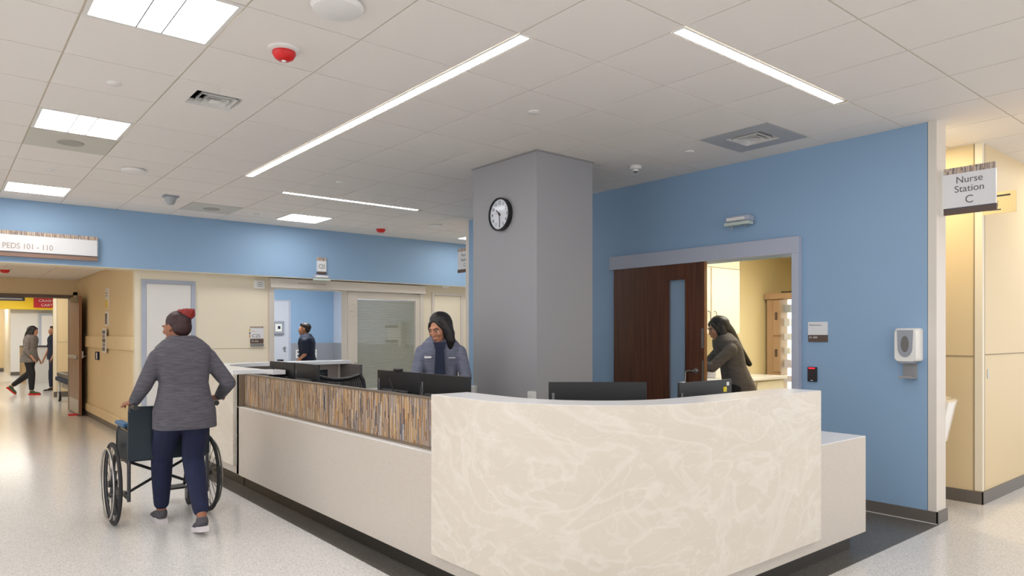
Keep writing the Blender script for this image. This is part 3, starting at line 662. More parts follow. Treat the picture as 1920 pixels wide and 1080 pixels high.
def rr(w, h, r, y, n=5, top=1.): 
    pts = []
    for cx, cz, a0 in ((w-r, r, -90), (w*top-r, h-r, 0), (-w*top+r, h-r, 90), (-w+r, r, 180)):
        for i in range(n+1):
            a = math.radians(a0+90*i/n); pts.append(Vector((cx+r*math.cos(a), y, cz+r*math.sin(a))))
    return pts
MB().rings([rr(.088, .25, .02, 0), rr(.088, .25, .02, -.06), rr(.083, .245, .03, -.09), rr(.074, .235, .03, -.102)]).build('body', m_plastic, t, smooth=True)
mb = MB(); prof = []
for i in range(25):
    s_ = i/24; a = PI*s_
    prof.append((.052*math.cos(a)*(1.0), .105-.075*math.sin(a)))
pp = [Vector((x, -.1025, z)) for x, z in prof]+[Vector((-.057, -.1025, .235)), Vector((.057, -.1025, .235))]
mb.rings([pp, [p+Vector((0, -.004, 0)) for p in pp]]); mb.build('front_inset', m_greyp, t)
MB().rings([[Vector((.028*math.cos(a), -.107, .13+.062*math.sin(a))) for a in (2*PI*i/24 for i in range(24))], [Vector((.026*math.cos(a), -.109, .13+.06*math.sin(a))) for a in (2*PI*i/24 for i in range(24))]]).build('sight_window', mat('sight', rgb(92,88,84), .15), t)
MB().box(-.055, .055, -.10, -.02, -.018, .003).build('nozzle', m_greyp, t, .008)
mb = MB(); mb.box(-.05, .05, -.012, 0, -.125, 0); mb.box(-.05, .05, -.10, -.0, -.130, -.122); mb.box(-.05, .05, -.103, -.099, -.130, -.112); mb.build('drip_tray', mat('tray_grey', rgb(150,150,152), .35), t, .002)
# blade signs: plane parallel to the blue wall
def blade(loc, rz, w, h, lines, label, cap, gap):
    t = thing('nurse_station_sign', label, 'sign', loc, rz, 'Nurse Station C blade signs')
    MB().box(0, w, -.012, .012, .045, h-.042).build('sign_board', m_signw, t, .001)
    MB().box(.004, w, -.0125, .0125, h-.046, h).build('veneer_strip', m_sticks_x, t)
    MB().box(.004, w+.004, -.014, .014, 0, .045).build('bottom_strip', m_brown, t, .002); MB().box(.002, w+.004, -.016, .016, .040, .048).build('dark_rail', m_dsteel, t)
    MB().box(-.022, .002, -.016, .016, -.004, h-.01).build('wall_bracket', m_plastic, t, .002)
    for k, s_ in enumerate(lines): text(s_, cap[k], w/2+.002, -.0128, h-gap[k], m_text, t, align='CENTER')
    return t
blade((4.66, E0-.02, 2.30), RX, .335, .345, ['Nurse', 'Station', 'C'], 'Nurse Station C blade sign at right, on the near end of the blue wall', (.048, .048, .056), (.118, .185, .270))
b2 = thing('nurse_station_sign', 'small far Nurse Station C blade sign left of the grey column', 'sign', (4.66, E1+.265, 2.30), RX, 'Nurse Station C blade signs')
MB().box(-.035, .30, -.012, .012, .045, .303).build('sign_board', m_signw, b2); MB().box(-.035, .30, -.0125, .0125, .30, .345).build('veneer_strip', m_sticks_x, b2); MB().box(-.04, .30, -.014, .014, 0, .045).build('bottom_strip', m_brown, b2)
for s_, c_, g_ in (('Nurse', .046, .118), ('Station', .046, .185), ('C', .05, .262)): text(s_, c_, .13, -.0128, .345-g_, m_text, b2, align='CENTER')
# small cream blade with shower mark on the cream corner
t = thing('shower_sign', 'small cream projecting sign with black shower mark behind the Nurse Station sign', 'sign', (AX, AY-.004, 2.40), RX)
MB().box(0, .235, -.004, .004, 0, .175).build('sign_board', mat('cream_sign', rgb(224,206,160), .5), t, .001)
mb = MB(); mb.box(.07, .195, -.006, -.004, .138, .150, Matrix.Identity(4)); mb.box(.06, .085, -.006, -.004, .12, .136)
mb.prism([(0,0),(.001,0),(0,.001)], 0, .0001)
for r_ in range(3):
    for c in range(4): mb.box(.045+.02*c, .051+.02*c, -.006, -.004, .062+.017*r_, .068+.017*r_)
mb.box(.05, .13, -.006, -.004, .028, .036); mb.build('shower_mark', m_black, t)
# scrub sink on the hidden back of the blue wall
t = thing('wall_sink', 'white hospital sink with tapered pedestal behind the blue wall end', 'sink', (BT, .62, 0), PI/2)
# local -y points to +X world
R = []
def dring(w, dpt, z, n=24, y0=0.):
    pts = []
    for i in range(n+1):
        a = PI*i/n; pts.append(Vector((w*math.cos(a), -dpt*math.sin(a)**.8-y0, z)))
    return pts
MB().rings([dring(.13, .20, .02), dring(.15, .26, .45), dring(.16, .30, .56), dring(.17, .31, .565), dring(.20, .40, .58), dring(.245, .50, .85), dring(.255, .53, .895), dring(.225, .49, .905), dring(.20, .44, .86, y0=.02), dring(.12, .3, .74, y0=.05)]).build('basin', mat('porcelain', rgb(240,236,228), .12, coat=.5), t, smooth=True)
mb = MB(); mb.tube([(0, -.03, .9), (0, -.03, 1.08), (0, -.08, 1.13), (0, -.16, 1.12), (0, -.18, 1.06)], .012, 10); mb.build('faucet', m_steel, t, smooth=True)
t = thing('downlight', 'tiny bright downlight just under the alcove ceiling', 'light', (4.95, .75, CZ))
ld = bpy.data.lights.new('lamp', 'AREA'); ld.shape = 'DISK'; ld.size = .07; ld.energy = 8; ld.color = (1, .74, .42); lo = bpy.data.objects.new('lamp', ld); COL.objects.link(lo); lo.parent = t; lo.location = (0, 0, -.008)
MB().lathe([(0, -.004), (.03, -.004), (.035, 0)], n=16).build('lens', m_warm, t); MB().lathe([(.03, -.006), (.045, -.006), (.045, 0), (.03, 0)], n=16).build('ring', m_white, t)

# PEDS sign
t = thing('hanging_sign', 'long PEDS 101 - 110 sign on the blue bulkhead at left', 'sign', (.39, BY-.04, 2.325))
MB().box(-2.4, -.005, -.02, .04, .058, .26).build('sign_board', m_signw, t); MB().box(-2.4, -.005, -.021, .04, .255, .302).build('veneer_strip', m_sticks_x, t)
MB().box(-2.4, 0, -.024, .04, 0, .052).build('bottom_strip', mat('brown_strip', rgb(140,112,98), .5), t, .002); MB().box(-2.4, .004, -.03, .04, .050, .058).build('dark_rail', m_dsteel, t)
MB().box(-.006, .004, -.024, .04, .05, .302).build('end_cap', m_greyp, t)
text('PEDS 101 - 110', .064, -.965, -.0215, .095, m_texttan, t, width=.49)
# C25 blade and room plate
t = thing('room_blade_sign', 'small C25 blade sign projecting from the blue bulkhead', 'sign', (3.36, BY, 2.33))
MB().box(-.07, .07, -.045, 0, .035, .20).build('sign_board', m_signw, t, .002); MB().box(-.07, .07, -.046, 0, .20, .25).build('veneer_strip', m_sticks_x, t); MB().box(-.07, .07, -.05, 0, 0, .035).build('bottom_strip', m_brown, t)
text('C25', .06, -.055, -.0465, .085, m_text, t, width=.10)
t = thing('room_plate', 'white and brown C25 room plate on the cream wall', 'sign', (2.475, FY, 1.235))
MB().box(-.095, .095, -.014, 0, .115, .27).build('upper_plate', m_signw, t, .001); MB().box(-.095, .095, -.015, 0, .275, .295).build('veneer_strip', m_sticks_x, t); MB().box(-.095, .095, -.014, 0, .045, .11).build('lower_plate', m_brown, t); MB().box(-.095, .095, -.03, 0, 0, .035).build('lower_rail', m_steel, t)
text('C25', .045, -.075, -.0145, .135, m_text, t, width=.115); text('E1-426', .02, -.075, -.0145, .068, m_textw, t, width=.09); text('Exam', .014, -.075, -.0145, .22, mat('orange_text', rgb(206,140,90), .5), t)
for q, c in enumerate((rgb(214,200,70), rgb(70,90,140), rgb(224,140,60))): MB().box(-.108, -.096, -.008, 0, .225-q*.045, .255-q*.045).build('colour_flag', mat('flag%d' % q, c, .5), t)
t = thing('door_chime', 'white louvred box on the cream wall left of the sliding door header', 'chime', (2.50, FY, 2.085))
MB().box(-.075, .075, -.05, 0, 0, .12).build('casing', m_plastic, t, .006)
for q in range(3): MB().box(-.03, .045, -.053, -.05, .03+q*.027, .04+q*.027).build('louvre', m_greyp, t)
t = thing('ceiling_puck', 'small white puck under the blue bulkhead right of the sliding door', 'sensor', (5.72, BY+.12, BZ-.006)); MB().lathe([(.07, 0), (.06, -.03), (0, -.034)], n=20).build('housing', m_plastic, t, smooth=True)

# ------------------------------------------------------------------ reception desk
t = DESK = thing('reception_desk', 'large curved reception desk with cream swirled corner and veneer stick panel', 'reception desk', (0, 0, 0))
XE, YE, XR, YN = .955, 5.0, 3.56, .455      # face lines
HT, HL = 1.08, .745
# body: base panels following the path left arm -> near corner -> right arm
def band(path_o, path_i, z0, z1): return MB().prism(path_o+path_i[::-1], z0, z1)
def path(off, yl, xr, n=24):
    """near path offset outward from the arc centre radius .86 (off<0 is inside)"""
    r = .86-off
    return [(CX-r, yl)] + arc(CX, CY, r, 180, 270, n) + [(xr, CY-r)]
band(path(.035, 5.02, 3.56), path(.60, 5.02, 3.56), .115, HL-.005).build('base_cabinet', m_desk, t, .002)
band(path(.036, 5.02, 3.559), path(.62, 5.02, 3.559), HL-.005, HL).build('worktop', m_top, t, .002)
band(path(.115, 5.3, 3.46), path(.55, 5.3, 3.46), 0, .115).build('toe_kick', m_kick, t)
band(path(.10, 5.3, 3.475), path(.115, 5.3, 3.475), 0, .09).build('cove_base', m_kick, t)
# near curved slab, shell plus cap
band(path(0, 1.665, 2.89, 40), path(.04, 1.665, 2.89, 40), .193, HT-.001).build('curved_front_slab', m_slab, t, .003)
band(path(.003, 1.668, 2.887, 40), path(.25, 1.665, 2.89, 40), HT-.04, HT).build('curved_top_slab', m_top, t, .003)  # top of the swirled slab, coloured white for the light falling on it
band(path(.04, 1.63, 2.86, 40), path(.18, 1.63, 2.86, 40), HL, HT-.04).build('upstand', m_darkpanel, t)
band(path(.2, 1.63, 2.86, 40), path(.18, 1.63, 2.86, 40), HL, HT-.06).build('inner_panel', m_desk, t)
# veneer stick panel on left arm
XV = 1.045
MB().box(XV, XV+.02, 1.62, 4.95, HL+.012, 1.035).build('veneer_stick_panel', m_sticks_y, t)
mb = MB(); mb.box(XV-.004, XV+.04, 1.62, 4.95, 1.035, 1.047); mb.box(XV-.012, XV+.03, 1.62, 4.95, HL, HL+.014); mb.box(XV-.003, XV, 3.16, 3.172, HL+.012, 1.035); mb.box(XV-.003, XV, 4.6, 4.606, HL+.012, 1.035)
mb.build('bronze_frame', m_bronze, t)
MB().box(XV+.02, XV+.035, 1.62, 4.95, HL, 1.035).build('panel_backing', m_darkpanel, t)
# far corner slab
def fpath(off, ys, xe, n=24):
    r = .9-off
    return [(1.85-r, ys)] + arc(1.85, DY, r, 180, 90, n) + [(xe, DY+r)]
XF = 2.91
band(fpath(0, 5.0, XF), fpath(.04, 5.0, XF), .20, HT-.04).build('far_curved_slab', m_slab, t, .003)
band(fpath(0, 5.0, XF), fpath(.30, 5.0, XF), HT-.04, HT).build('far_top_slab', m_top, t, .003)
MB().box(1.24, 1.36, 4.78, 5.02, HT-.04, HT).build('top_return', m_top, t)
MB().box(.99, 1.06, 4.95, 5.0, HL, HT-.04).build('end_panel', m_bronze, t)
band(fpath(.04, 4.96, XF-.04), fpath(.12, 4.96, XF-.04), .12, HT-.04).build('far_base_panel', m_desk, t)
band(fpath(.12, 5.02, XF-.1), fpath(.14, 5.02, XF-.1), .115, HT-.04).build('far_inner_panel', mat('taupe_panel', rgb(150,138,132), .5), t)
band(fpath(.10, 5.0, XF-.06), fpath(.16, 5.0, XF-.06), 0, .12).build('far_toe_kick', m_kick, t)
MB().box(XF-.06, XF-.02, 6.20, 6.8, 0, HT-.04).build('end_gable', m_darkpanel, t, .002)
MB().box(1.6, XF-.06, 6.1, 6.73, HL-.03, HL).build('far_worktop', m_top, t)
# rear counter by the column
t = thing('rear_counter', 'white topped back counter beyond the office chair, beside the column', 'counter', (2.75, 3.85, 0))
MB().box(0, .55, 0, 2.35, 0, .70).build('body', m_desk, t); MB().box(-.03, .58, -.0, 2.38, .70, .74).build('worktop', m_top, t, .003)

# ------------------------------------------------------------------ monitors (back seen by the camera)
def monitor(loc, rz, label, w=.54, top=1.15, kind=0):
    """local -y is the BACK of the screen"""
    t = thing('computer_monitor', label, 'monitor', loc, rz, 'black computer monitors on the desk'); h = min(.32, top-loc[2]-.02); z1 = top-loc[2]; z0 = z1-h
    MB().box(-w/2, w/2, 0, .014, z0, z1).build('screen_bezel', m_black, t, .003)
    MB().box(-w/2+.012, w/2-.012, .0145, .016, z0+.02, z1-.01).build('screen', m_blackg, t)
    mb = MB(); mb.box(-w/2+.1, w/2-.1, -.035, 0, z0+.02, z0+.19); mb.build('rear_housing', m_black, t, .012)
    MB().box(-w/2+.018, -w/2+.032, -.002, 0, z1-.17, z1-.06).build('maker_plate', mat('plate_grey', rgb(120,122,126), .4), t)
    lt = text('Lenovo', .0085, 0, 0, 0, m_black, t, 'maker_lettering')
    for v in lt.data.vertices: v.co = Vector((-w/2+.0285-v.co.z, -.0032+(v.co.y > -.0003)*.001, z1-.15+v.co.x*1.5))
    x = MB(); x.box(-.035, .035, -.06, -.036, .01, z0+.12); x.build('stand_post', m_black, t, .004)
    MB().box(-.12, .12, -.14, .08, 0, .012).build('stand_foot', m_black, t, .004)
    return t
def client(t, x, z):      # small computer clipped to the monitor's back
    MB().box(x-.02, x+.1, -.1, -.036, z-.1, z+.03).build('mini_computer', mat('mini_grey', rgb(52,54,58), .5, noise=.3, nscale=150), t, .004)
    mb = MB(); mb.tube([(x+.09, -.08, z+.03), (x+.05, -.085, z+.12)], .004, 8); mb.build('antenna', m_black, t)
    mb = MB(); mb.tube([(x-.16, -.05, z-.02), (x-.1, -.08, z-.03), (x-.07, -.085, z-.1), (x-.06, -.08, z-.2)], .004, 8); mb.build('cable', m_greyp, t)
def webcam(t, x, z):
    MB().box(x-.045, x+.045, -.01, .022, z, z+.018).build('webcam', m_black, t, .006)
WT = HL
XM = 1.38
m1 = monitor((XM, 4.93, WT), RX+.05, 'leftmost black monitor, nearest the far curved end of the desk'); client(m1, -.05, .25); webcam(m1, -.04, .41)
m2 = monitor((XM+.0, 4.35, WT), RX-.05, 'second black monitor from the left, beside the mesh office chair', .57)
m3 = monitor((XM, 2.76, WT), RX+.05, 'third black monitor, with webcam, in front of the woman at the desk'); client(m3, -.02, .24); webcam(m3, .0, .405)
m4 = monitor((XM, 2.17, WT), RX-.04, 'fourth black monitor, just left of the cream curved corner', .60, 1.15)
m5 = monitor((1.65, 1.06, WT), -.69, 'black monitor behind the curved top, in front of the grey column', .54)
m6 = monitor((2.368, .855, WT), 0.02, 'black monitor with yellow sticker, in front of the walnut door', .54, 1.137)
z1 = 1.137-WT
MB().box(.175, .21, -.003, 0, z1-.075, z1-.045).build('yellow_sticker', mat('sticker', rgb(240,216,40), .5), m6); MB().box(.21, .235, -.003, 0, z1-.038, z1-.016).build('white_sticker', m_plastic, m6)
MB().box(-.25, -.225, -.006, .012, z1, z1+.006).build('top_clip', m_steel, m6)
m7 = monitor((2.36, 6.25, WT), .5, 'small dark screen between the left monitor pair and the mesh chair', .30, .99)
for (x, y, l) in ((1.62, 4.7, 'black keyboard in front of the left monitor pair'), (1.62, 2.5, 'black keyboard in front of the middle monitor pair')):
    t = thing('keyboard', l, 'keyboard', (x, y, WT), RX, 'keyboards'); MB().box(-.22, .22, -.07, .07, 0, .02).build('casing', m_black, t, .004)
    mb = MB()
    for r_ in range(5):
        for c in range(14): mb.box(-.21+c*.03, -.184+c*.03, -.062+r_*.025, -.041+r_*.025, .02, .025)
    mb.build('keys', m_dsteel, t)

# ------------------------------------------------------------------ office chair
t = thing('office_chair', 'black office chair with perforated mesh back behind the desk', 'office chair', (1.72, 4.50, 0), math.atan2(-.85, -.52)-PI/2)
# local: back at -y, faces +y
mb = MB(); n_ = 22
def back_pt(u, v):      # u -1..1, v 0..1
    return Vector((u*(.235+.03*math.sin(v*PI)-.02*(v > .9)), -.24-.05*v+.05*u*u-.03, .5+v*(.47+.045*abs(u)**2 - .0)))
top = [back_pt(-1+2*i/20, 1) for i in range(21)]; left = [back_pt(-1, 1-i/10) for i in range(1, 10)]; right = [back_pt(1, i/10) for i in range(1, 10)]; bot = [back_pt(-1+2*i/20, 0) for i in range(21)]
mb.tube(top+right[::-1]+bot[::-1]+left[::-1], .018, 8, closed=True); mb.build('back_frame', m_black, t, smooth=True)
mb = MB()
def strip(a, b, w=.0045):
    mb.tube([a, (a+b)/2, b], w, 5)
for i in range(24):
    u = -.95+1.9*i/23; mb.tube([back_pt(u, v/6) for v in range(7)], .0048, 5)
for j in range(30):
    v = (j+.5)/30; mb.tube([back_pt(-1+k/3, v) for k in range(7)], .0048, 5)
mb.build('mesh_back', m_black, t)
mb = MB(); R = []
mb.rings([[Vector((.24*math.copysign(abs(math.cos(a))**.6, math.cos(a))*s_, .23*math.copysign(abs(math.sin(a))**.6, math.sin(a))*s_, z)) for a in (2*PI*i/32 for i in range(32))] for s_, z in ((.85, .43), (1, .45), (1, .475), (.9, .492))]); mb.build('seat', m_black, t, smooth=True)
for s_ in (-1, 1):
    mb = MB(); mb.tube([(s_*.2, -.05, .44), (s_*.29, -.05, .45), (s_*.3, -.06, .66)], .014, 8); mb.build('arm_post', m_greyp, t, smooth=True); MB().box(s_*.3-.04, s_*.3+.04, -.17, .12, .66, .685).build('armrest', m_black, t, .01)
mb = MB(); mb.tube([(0, -.1, .43), (0, -.28, .46), (0, -.32, .62), (0, -.31, .8)], .018, 8); mb.build('back_support', m_dsteel, t, smooth=True)
mb = MB(); mb.cyl((0, 0, .1), (0, 0, .43), .028); mb.build('gas_lift', m_dsteel, t)
for k in range(5):
    a = 2*PI*k/5; c, s_ = math.cos(a), math.sin(a)
    mb = MB(); mb.tube([(0, 0, .1), (.15*c, .15*s_, .095), (.3*c, .3*s_, .07)], [.03, .02, .014], 8); mb.build('base_arm', m_dsteel, t, smooth=True)
    mb = MB(); mb.cyl((.3*c-.02*s_, .3*s_+.02*c, .028), (.3*c+.02*s_, .3*s_-.02*c, .028), .028, 14); mb.build('caster', m_black, t)

# ------------------------------------------------------------------ wheelchair
t = thing('wheelchair', 'black wheelchair with dark teal back pushed by the woman in grey jacket', 'wheelchair', (.185, 4.28, 0), 0)
m_tyre = mat('tyre', rgb(34,34,36), .7); m_teald = mat('dark_teal_vinyl', rgb(10,32,44), .55); m_pad = mat('blue_pad', rgb(44,92,130), .5)
def ringp(x, y, z, r, n=40): return [(x, y+r*math.cos(2*PI*i/n), z+r*math.sin(2*PI*i/n)) for i in range(n)]
for s_ in (-1, 1):
    x = s_*.335
    w = MB(); w.tube(ringp(x, 0, .305, .292), .014, 8, closed=True); w = w.build('wheel', m_tyre, t, smooth=True)
    mb = MB(); mb.tube(ringp(x, 0, .305, .272), .007, 6, closed=True); mb.build('rim', m_dsteel, w, smooth=True)
    mb = MB()
    for k in range(20):
        a = 2*PI*k/20; mb.cyl((x+.012*(-1)**k, 0, .305), (x, .27*math.cos(a), .305+.27*math.sin(a)), .0022, 5)
    mb.build('spokes', m_dsteel, w)
    mb = MB(); mb.lathe([(.025, -.03), (.03, 0), (.025, .03)], (x, 0, .305), 16, 'x'); mb.build('hub', m_black, w)
    mb = MB(); mb.tube(ringp(x+s_*.035, 0, .305, .26), .008, 6, closed=True); mb.build('handrim', m_steel, w, smooth=True)
    x = s_*.27
    mb = MB(); mb.tube([(x, -.45, .90), (x, -.36, .905), (x, -.27, .90), (x, -.25, .85), (x, -.22, .48), (x, -.22, .2)], .0125, 10); mb.build('back_post', m_dsteel, t, smooth=True)
    mb = MB(); mb.cyl((x, -.46, .90), (x, -.35, .905), .019); mb.build('push_grip', m_black, t)
    mb = MB(); mb.tube([(x, -.22, .48), (x, .22, .49), (x, .30, .47), (x, .36, .30), (x, .42, .15)], .0125, 10); mb.tube([(x, -.22, .22), (x, .24, .22), (x, .3, .3)], .0125, 10); mb.tube([(x, -.2, .72), (x, .12, .72), (x, .18, .66), (x, .2, .49)], .0115, 10)
    mb.build('side_frame', m_black, t, smooth=True)
    MB().box(x-.028, x+.028, -.16, .14, .73, .76).build('arm_pad', m_pad if s_ < 0 else m_black, t, .01)
    mb = MB(); mb.box(x-.004, x+.004, -.18, .17, .5, .7); mb.build('skirt_guard', m_teald, t)
    mb = MB(); mb.tube([(x, .27, .35), (x, .29, .12)], .01, 8); mb.box(x-.02, x-.014, .25, .33, .06, .14); mb.box(x+.014, x+.02, .25, .33, .06, .14); f_ = mb.build('caster_fork', m_dsteel, t)
    mb = MB(); mb.lathe([(.0, -.012), (.07, -.012), (.076, 0), (.07, .012), (0, .012)], (x, .29, .076), 24, 'x'); mb.build('caster_wheel', m_tyre, t)
    mb = MB(); mb.box(x-.12*(s_ > 0)-.02*(s_ < 0), x+.12*(s_ < 0)+.02*(s_ > 0), .38, .54, .12, .135); mb.build('footplate', m_black, t, .004)
mb = MB(); mb.tube([(-.27, -.05, .22), (.27, .05, .47)], .011, 8); mb.tube([(.27, -.05, .22), (-.27, .05, .47)], .011, 8); mb.build('cross_brace', m_black, t)
MB().box(-.27, .27, -.23, .24, .485, .51).build('seat', m_teald, t, .008)
MB().rings([[Vector((x, -.245-.03*(1-(x/.27)**2)+o, z)) for x in (-.28, -.14, 0, .14, .28)]+[Vector((x, -.245-.03*(1-(x/.27)**2)+o+.014, z)) for x in (.28, .14, 0, -.14, -.28)] for z, o in ((.5, 0), (.7, -.01), (.89, -.02))]).build('backrest', m_teald, t)

# ------------------------------------------------------------------ stretcher beyond the open door
t = thing('stretcher', 'hospital stretcher with dark blue padded rail parked behind the open corridor door', 'stretcher', (1.08, 14.6, 0), 0)
MB().box(-.28, .36, -.5, 1.3, .52, .62).build('mattress', m_dsteel, t, .03); MB().box(-.3, .38, -.55, 1.35, .44, .52).build('deck', m_navy, t, .01)
mb = MB(); mb.tube([(-.28, -.5, .62), (-.27, -.56, .82), (-.2, -.58, .9), (.3, -.58, .9), (.36, -.56, .82), (.36, -.5, .62)], .022, 8); mb.build('end_rail', m_navy, t, smooth=True)
mb = MB(); mb.box(-.2, .3, -.4, 1.2, .28, .42); mb.build('undercarriage', m_steel, t, .02)
for x in (-.24, .3):
    for y in (-.45, 1.2):
        mb = MB(); mb.lathe([(0, -.03), (.085, -.03), (.1, 0), (.085, .03), (0, .03)], (x, y, .1), 24, 'x'); w = mb.build('caster_wheel', mat('grey_wheel', rgb(196,192,186), .4), t)
        mb = MB(); mb.lathe([(.094, -.02), (.104, -.012), (.104, .012), (.094, .02)], (x, y, .104), 24, 'x'); mb.build('caster_tyre', m_tyre, w)
        mb = MB(); mb.cyl((x, y, .2), (x, y, .44), .03); mb.build('caster_post', m_plastic, t)

# ------------------------------------------------------------------ people
def V(*a): return Vector(a)
def solid(mb, name, m, parent, voxel=.008, it=3, fac=.5):
    bm = mb.bm; bmesh.ops.recalc_face_normals(bm, faces=bm.faces)
    me = bpy.data.meshes.new('tmp'); bm.to_mesh(me); bm.free()
    o = bpy.data.objects.new('tmp', me); COL.objects.link(o)
    r = o.modifiers.new('r', 'REMESH'); r.mode = 'VOXEL'; r.voxel_size = voxel
    s = o.modifiers.new('s', 'SMOOTH'); s.iterations = it; s.factor = fac
    dg = bpy.context.evaluated_depsgraph_get(); me2 = bpy.data.meshes.new_from_object(o.evaluated_get(dg))
    bpy.data.objects.remove(o); bpy.data.meshes.remove(me)
    me2.name = name; me2.materials.clear(); me2.materials.append(m)
    for p in me2.polygons: p.use_smooth = True
    q = bpy.data.objects.new(name, me2); COL.objects.link(q); q.parent = parent; return q
def limb(mb, pts, rad, flat=1., n=14):
    """capsule chain: tapered tube with ball joints"""
    P_ = [Vector(p) for p in pts]; Q = []; R_ = []
    for i in range(len(P_)-1):
        for k in range(4): f = k/4; Q.append(P_[i].lerp(P_[i+1], f)); R_.append(rad[i]*(1-f)+rad[i+1]*f)
    Q.append(P_[-1]); R_.append(rad[-1])
    mb.tube(Q, R_, n, flat=flat)
    for p, r in zip(P_, rad): mb.ell(p, (r, r, r), 14)
def torso(mb, prof, n=24, pw=.8):
    R = []
    for z, cx, cy, rx, ry in prof:
        R.append([V(cx+rx*math.copysign(abs(math.cos(a))**pw, math.cos(a)), cy+ry*math.copysign(abs(math.sin(a))**pw, math.sin(a)), z) for a in (2*PI*i/n for i in range(n))])
    mb.rings(R)
def frame(d, up=V(0,0,1)):
    y = Vector(d).normalized(); x = y.cross(up)
    if x.length < 1e-3: x = y.cross(V(0,1,0))
    x.normalize(); z = x.cross(y); return Matrix((x, y, z)).transposed()
def hand_geo(mb, wrist, d, palm, side, curl=25, s=1.):
    """wrist point, pointing dir d, palm normal, side +1: thumb on x side"""
    y = Vector(d).normalized(); z = Vector(palm).normalized(); z = (z-y*z.dot(y)).normalized(); x = y.cross(z)
    def L(a, b, c): return Vector(wrist)+(x*a+y*b+z*c)*s
    M = Matrix((x, y, z)).transposed()
    mb.ell(L(0, .045, 0), (.040*s, .052*s, .015*s), 14, M)
    mb.ell(L(side*.018, .03, .006), (.018*s, .032*s, .014*s), 12, M)
    lens = (.068, .076, .070, .054)
    for k in range(4):
        fx = side*(.029-.0195*k); base = L(fx, .083-.004*abs(k-1), 0); a = math.radians(curl*(.6+.12*k)); p = base; pts = [L(fx*.8, .055, 0), base]; ang = a*.5
        for seg in (.45, .3, .25):
            p = p+(y*math.cos(ang)+z*math.sin(ang)+x*(side*(.06-.04*k)))*lens[k]*seg*s; pts.append(p.copy()); ang += a
        limb(mb, pts, [.0085*s, .0088*s, .0082*s, .0076*s, .0066*s], n=8)
    limb(mb, [L(side*.022, .018, .004), L(side*.047, .045, .012), L(side*.056, .072, .02), L(side*.056, .093, .026)], [.012*s, .0115*s, .0095*s, .0075*s], n=8)
def head_geo(mb, c, yaw, pitch, s=1., roll=0.):
    """c centre of skull; face towards local +y after yaw/pitch"""
    M = (Matrix.Rotation(yaw, 3, 'Z') @ Matrix.Rotation(roll, 3, 'Y') @ Matrix.Rotation(pitch, 3, 'X')); c = Vector(c)
    def E(x, y, z, rx, ry, rz, n=16): mb.ell(c+M @ (V(x, y, z)*s), (rx*s, ry*s, rz*s), n, M)
    E(0, -.012, .03, .075, .092, .085, 22); E(0, .02, -.02, .064, .072, .085, 20); E(0, .045, -.068, .042, .042, .038)   # skull, face, jaw
    E(0, .072, -.093, .02, .018, .016); E(0, .088, .022, .052, .014, .013)                                           # chin, brow
    E(0, .101, -.016, .0095, .016, .026, 12); E(0, .109, -.030, .0145, .012, .0095, 12)                                # nose
    for q in (-1, 1):
        E(q*.009, .102, -.034, .008, .009, .006, 8); E(q*.038, .075, -.022, .02, .02, .018, 12); E(q*.031, .077, .009, .017, .014, .009, 12); E(q*.077, -.002, -.008, .009, .018, .03, 12)
    E(0, .094, -.057, .023, .011, .0055, 12); E(0, .091, -.068, .019, .011, .0065, 12)                                  # lips
    return c, M
def face_bits(c, M, parent, body, s=1., glasses=False):
    for q in (-1, 1):
        mb = MB(); mb.ell(c+M @ (V(q*.031, .079, .0)*s), (.0125*s, .0125*s, .008*s), 12); e = mb.build('eye', m_plastic, body, smooth=True)
        mb = MB(); mb.ell(c+M @ (V(q*.031, .0895, .0)*s), (.006*s, .004*s, .006*s), 10); mb.build('iris', m_black, body, smooth=True)
        mb = MB(); mb.tube([c+M @ (V(q*.014, .100, .020)*s), c+M @ (V(q*.032, .098, .027)*s), c+M @ (V(q*.05, .085, .021)*s)], .0035*s, 6); mb.build('eyebrow', m_hairb, body)
    mb = MB(); mb.tube([c+M @ (V(-.021, .099, -.062)*s), c+M @ (V(0, .105, -.0625)*s), c+M @ (V(.021, .099, -.062)*s)], .0022*s, 6); mb.build('lip_line', mat('lip', rgb(120,56,52), .5), body)

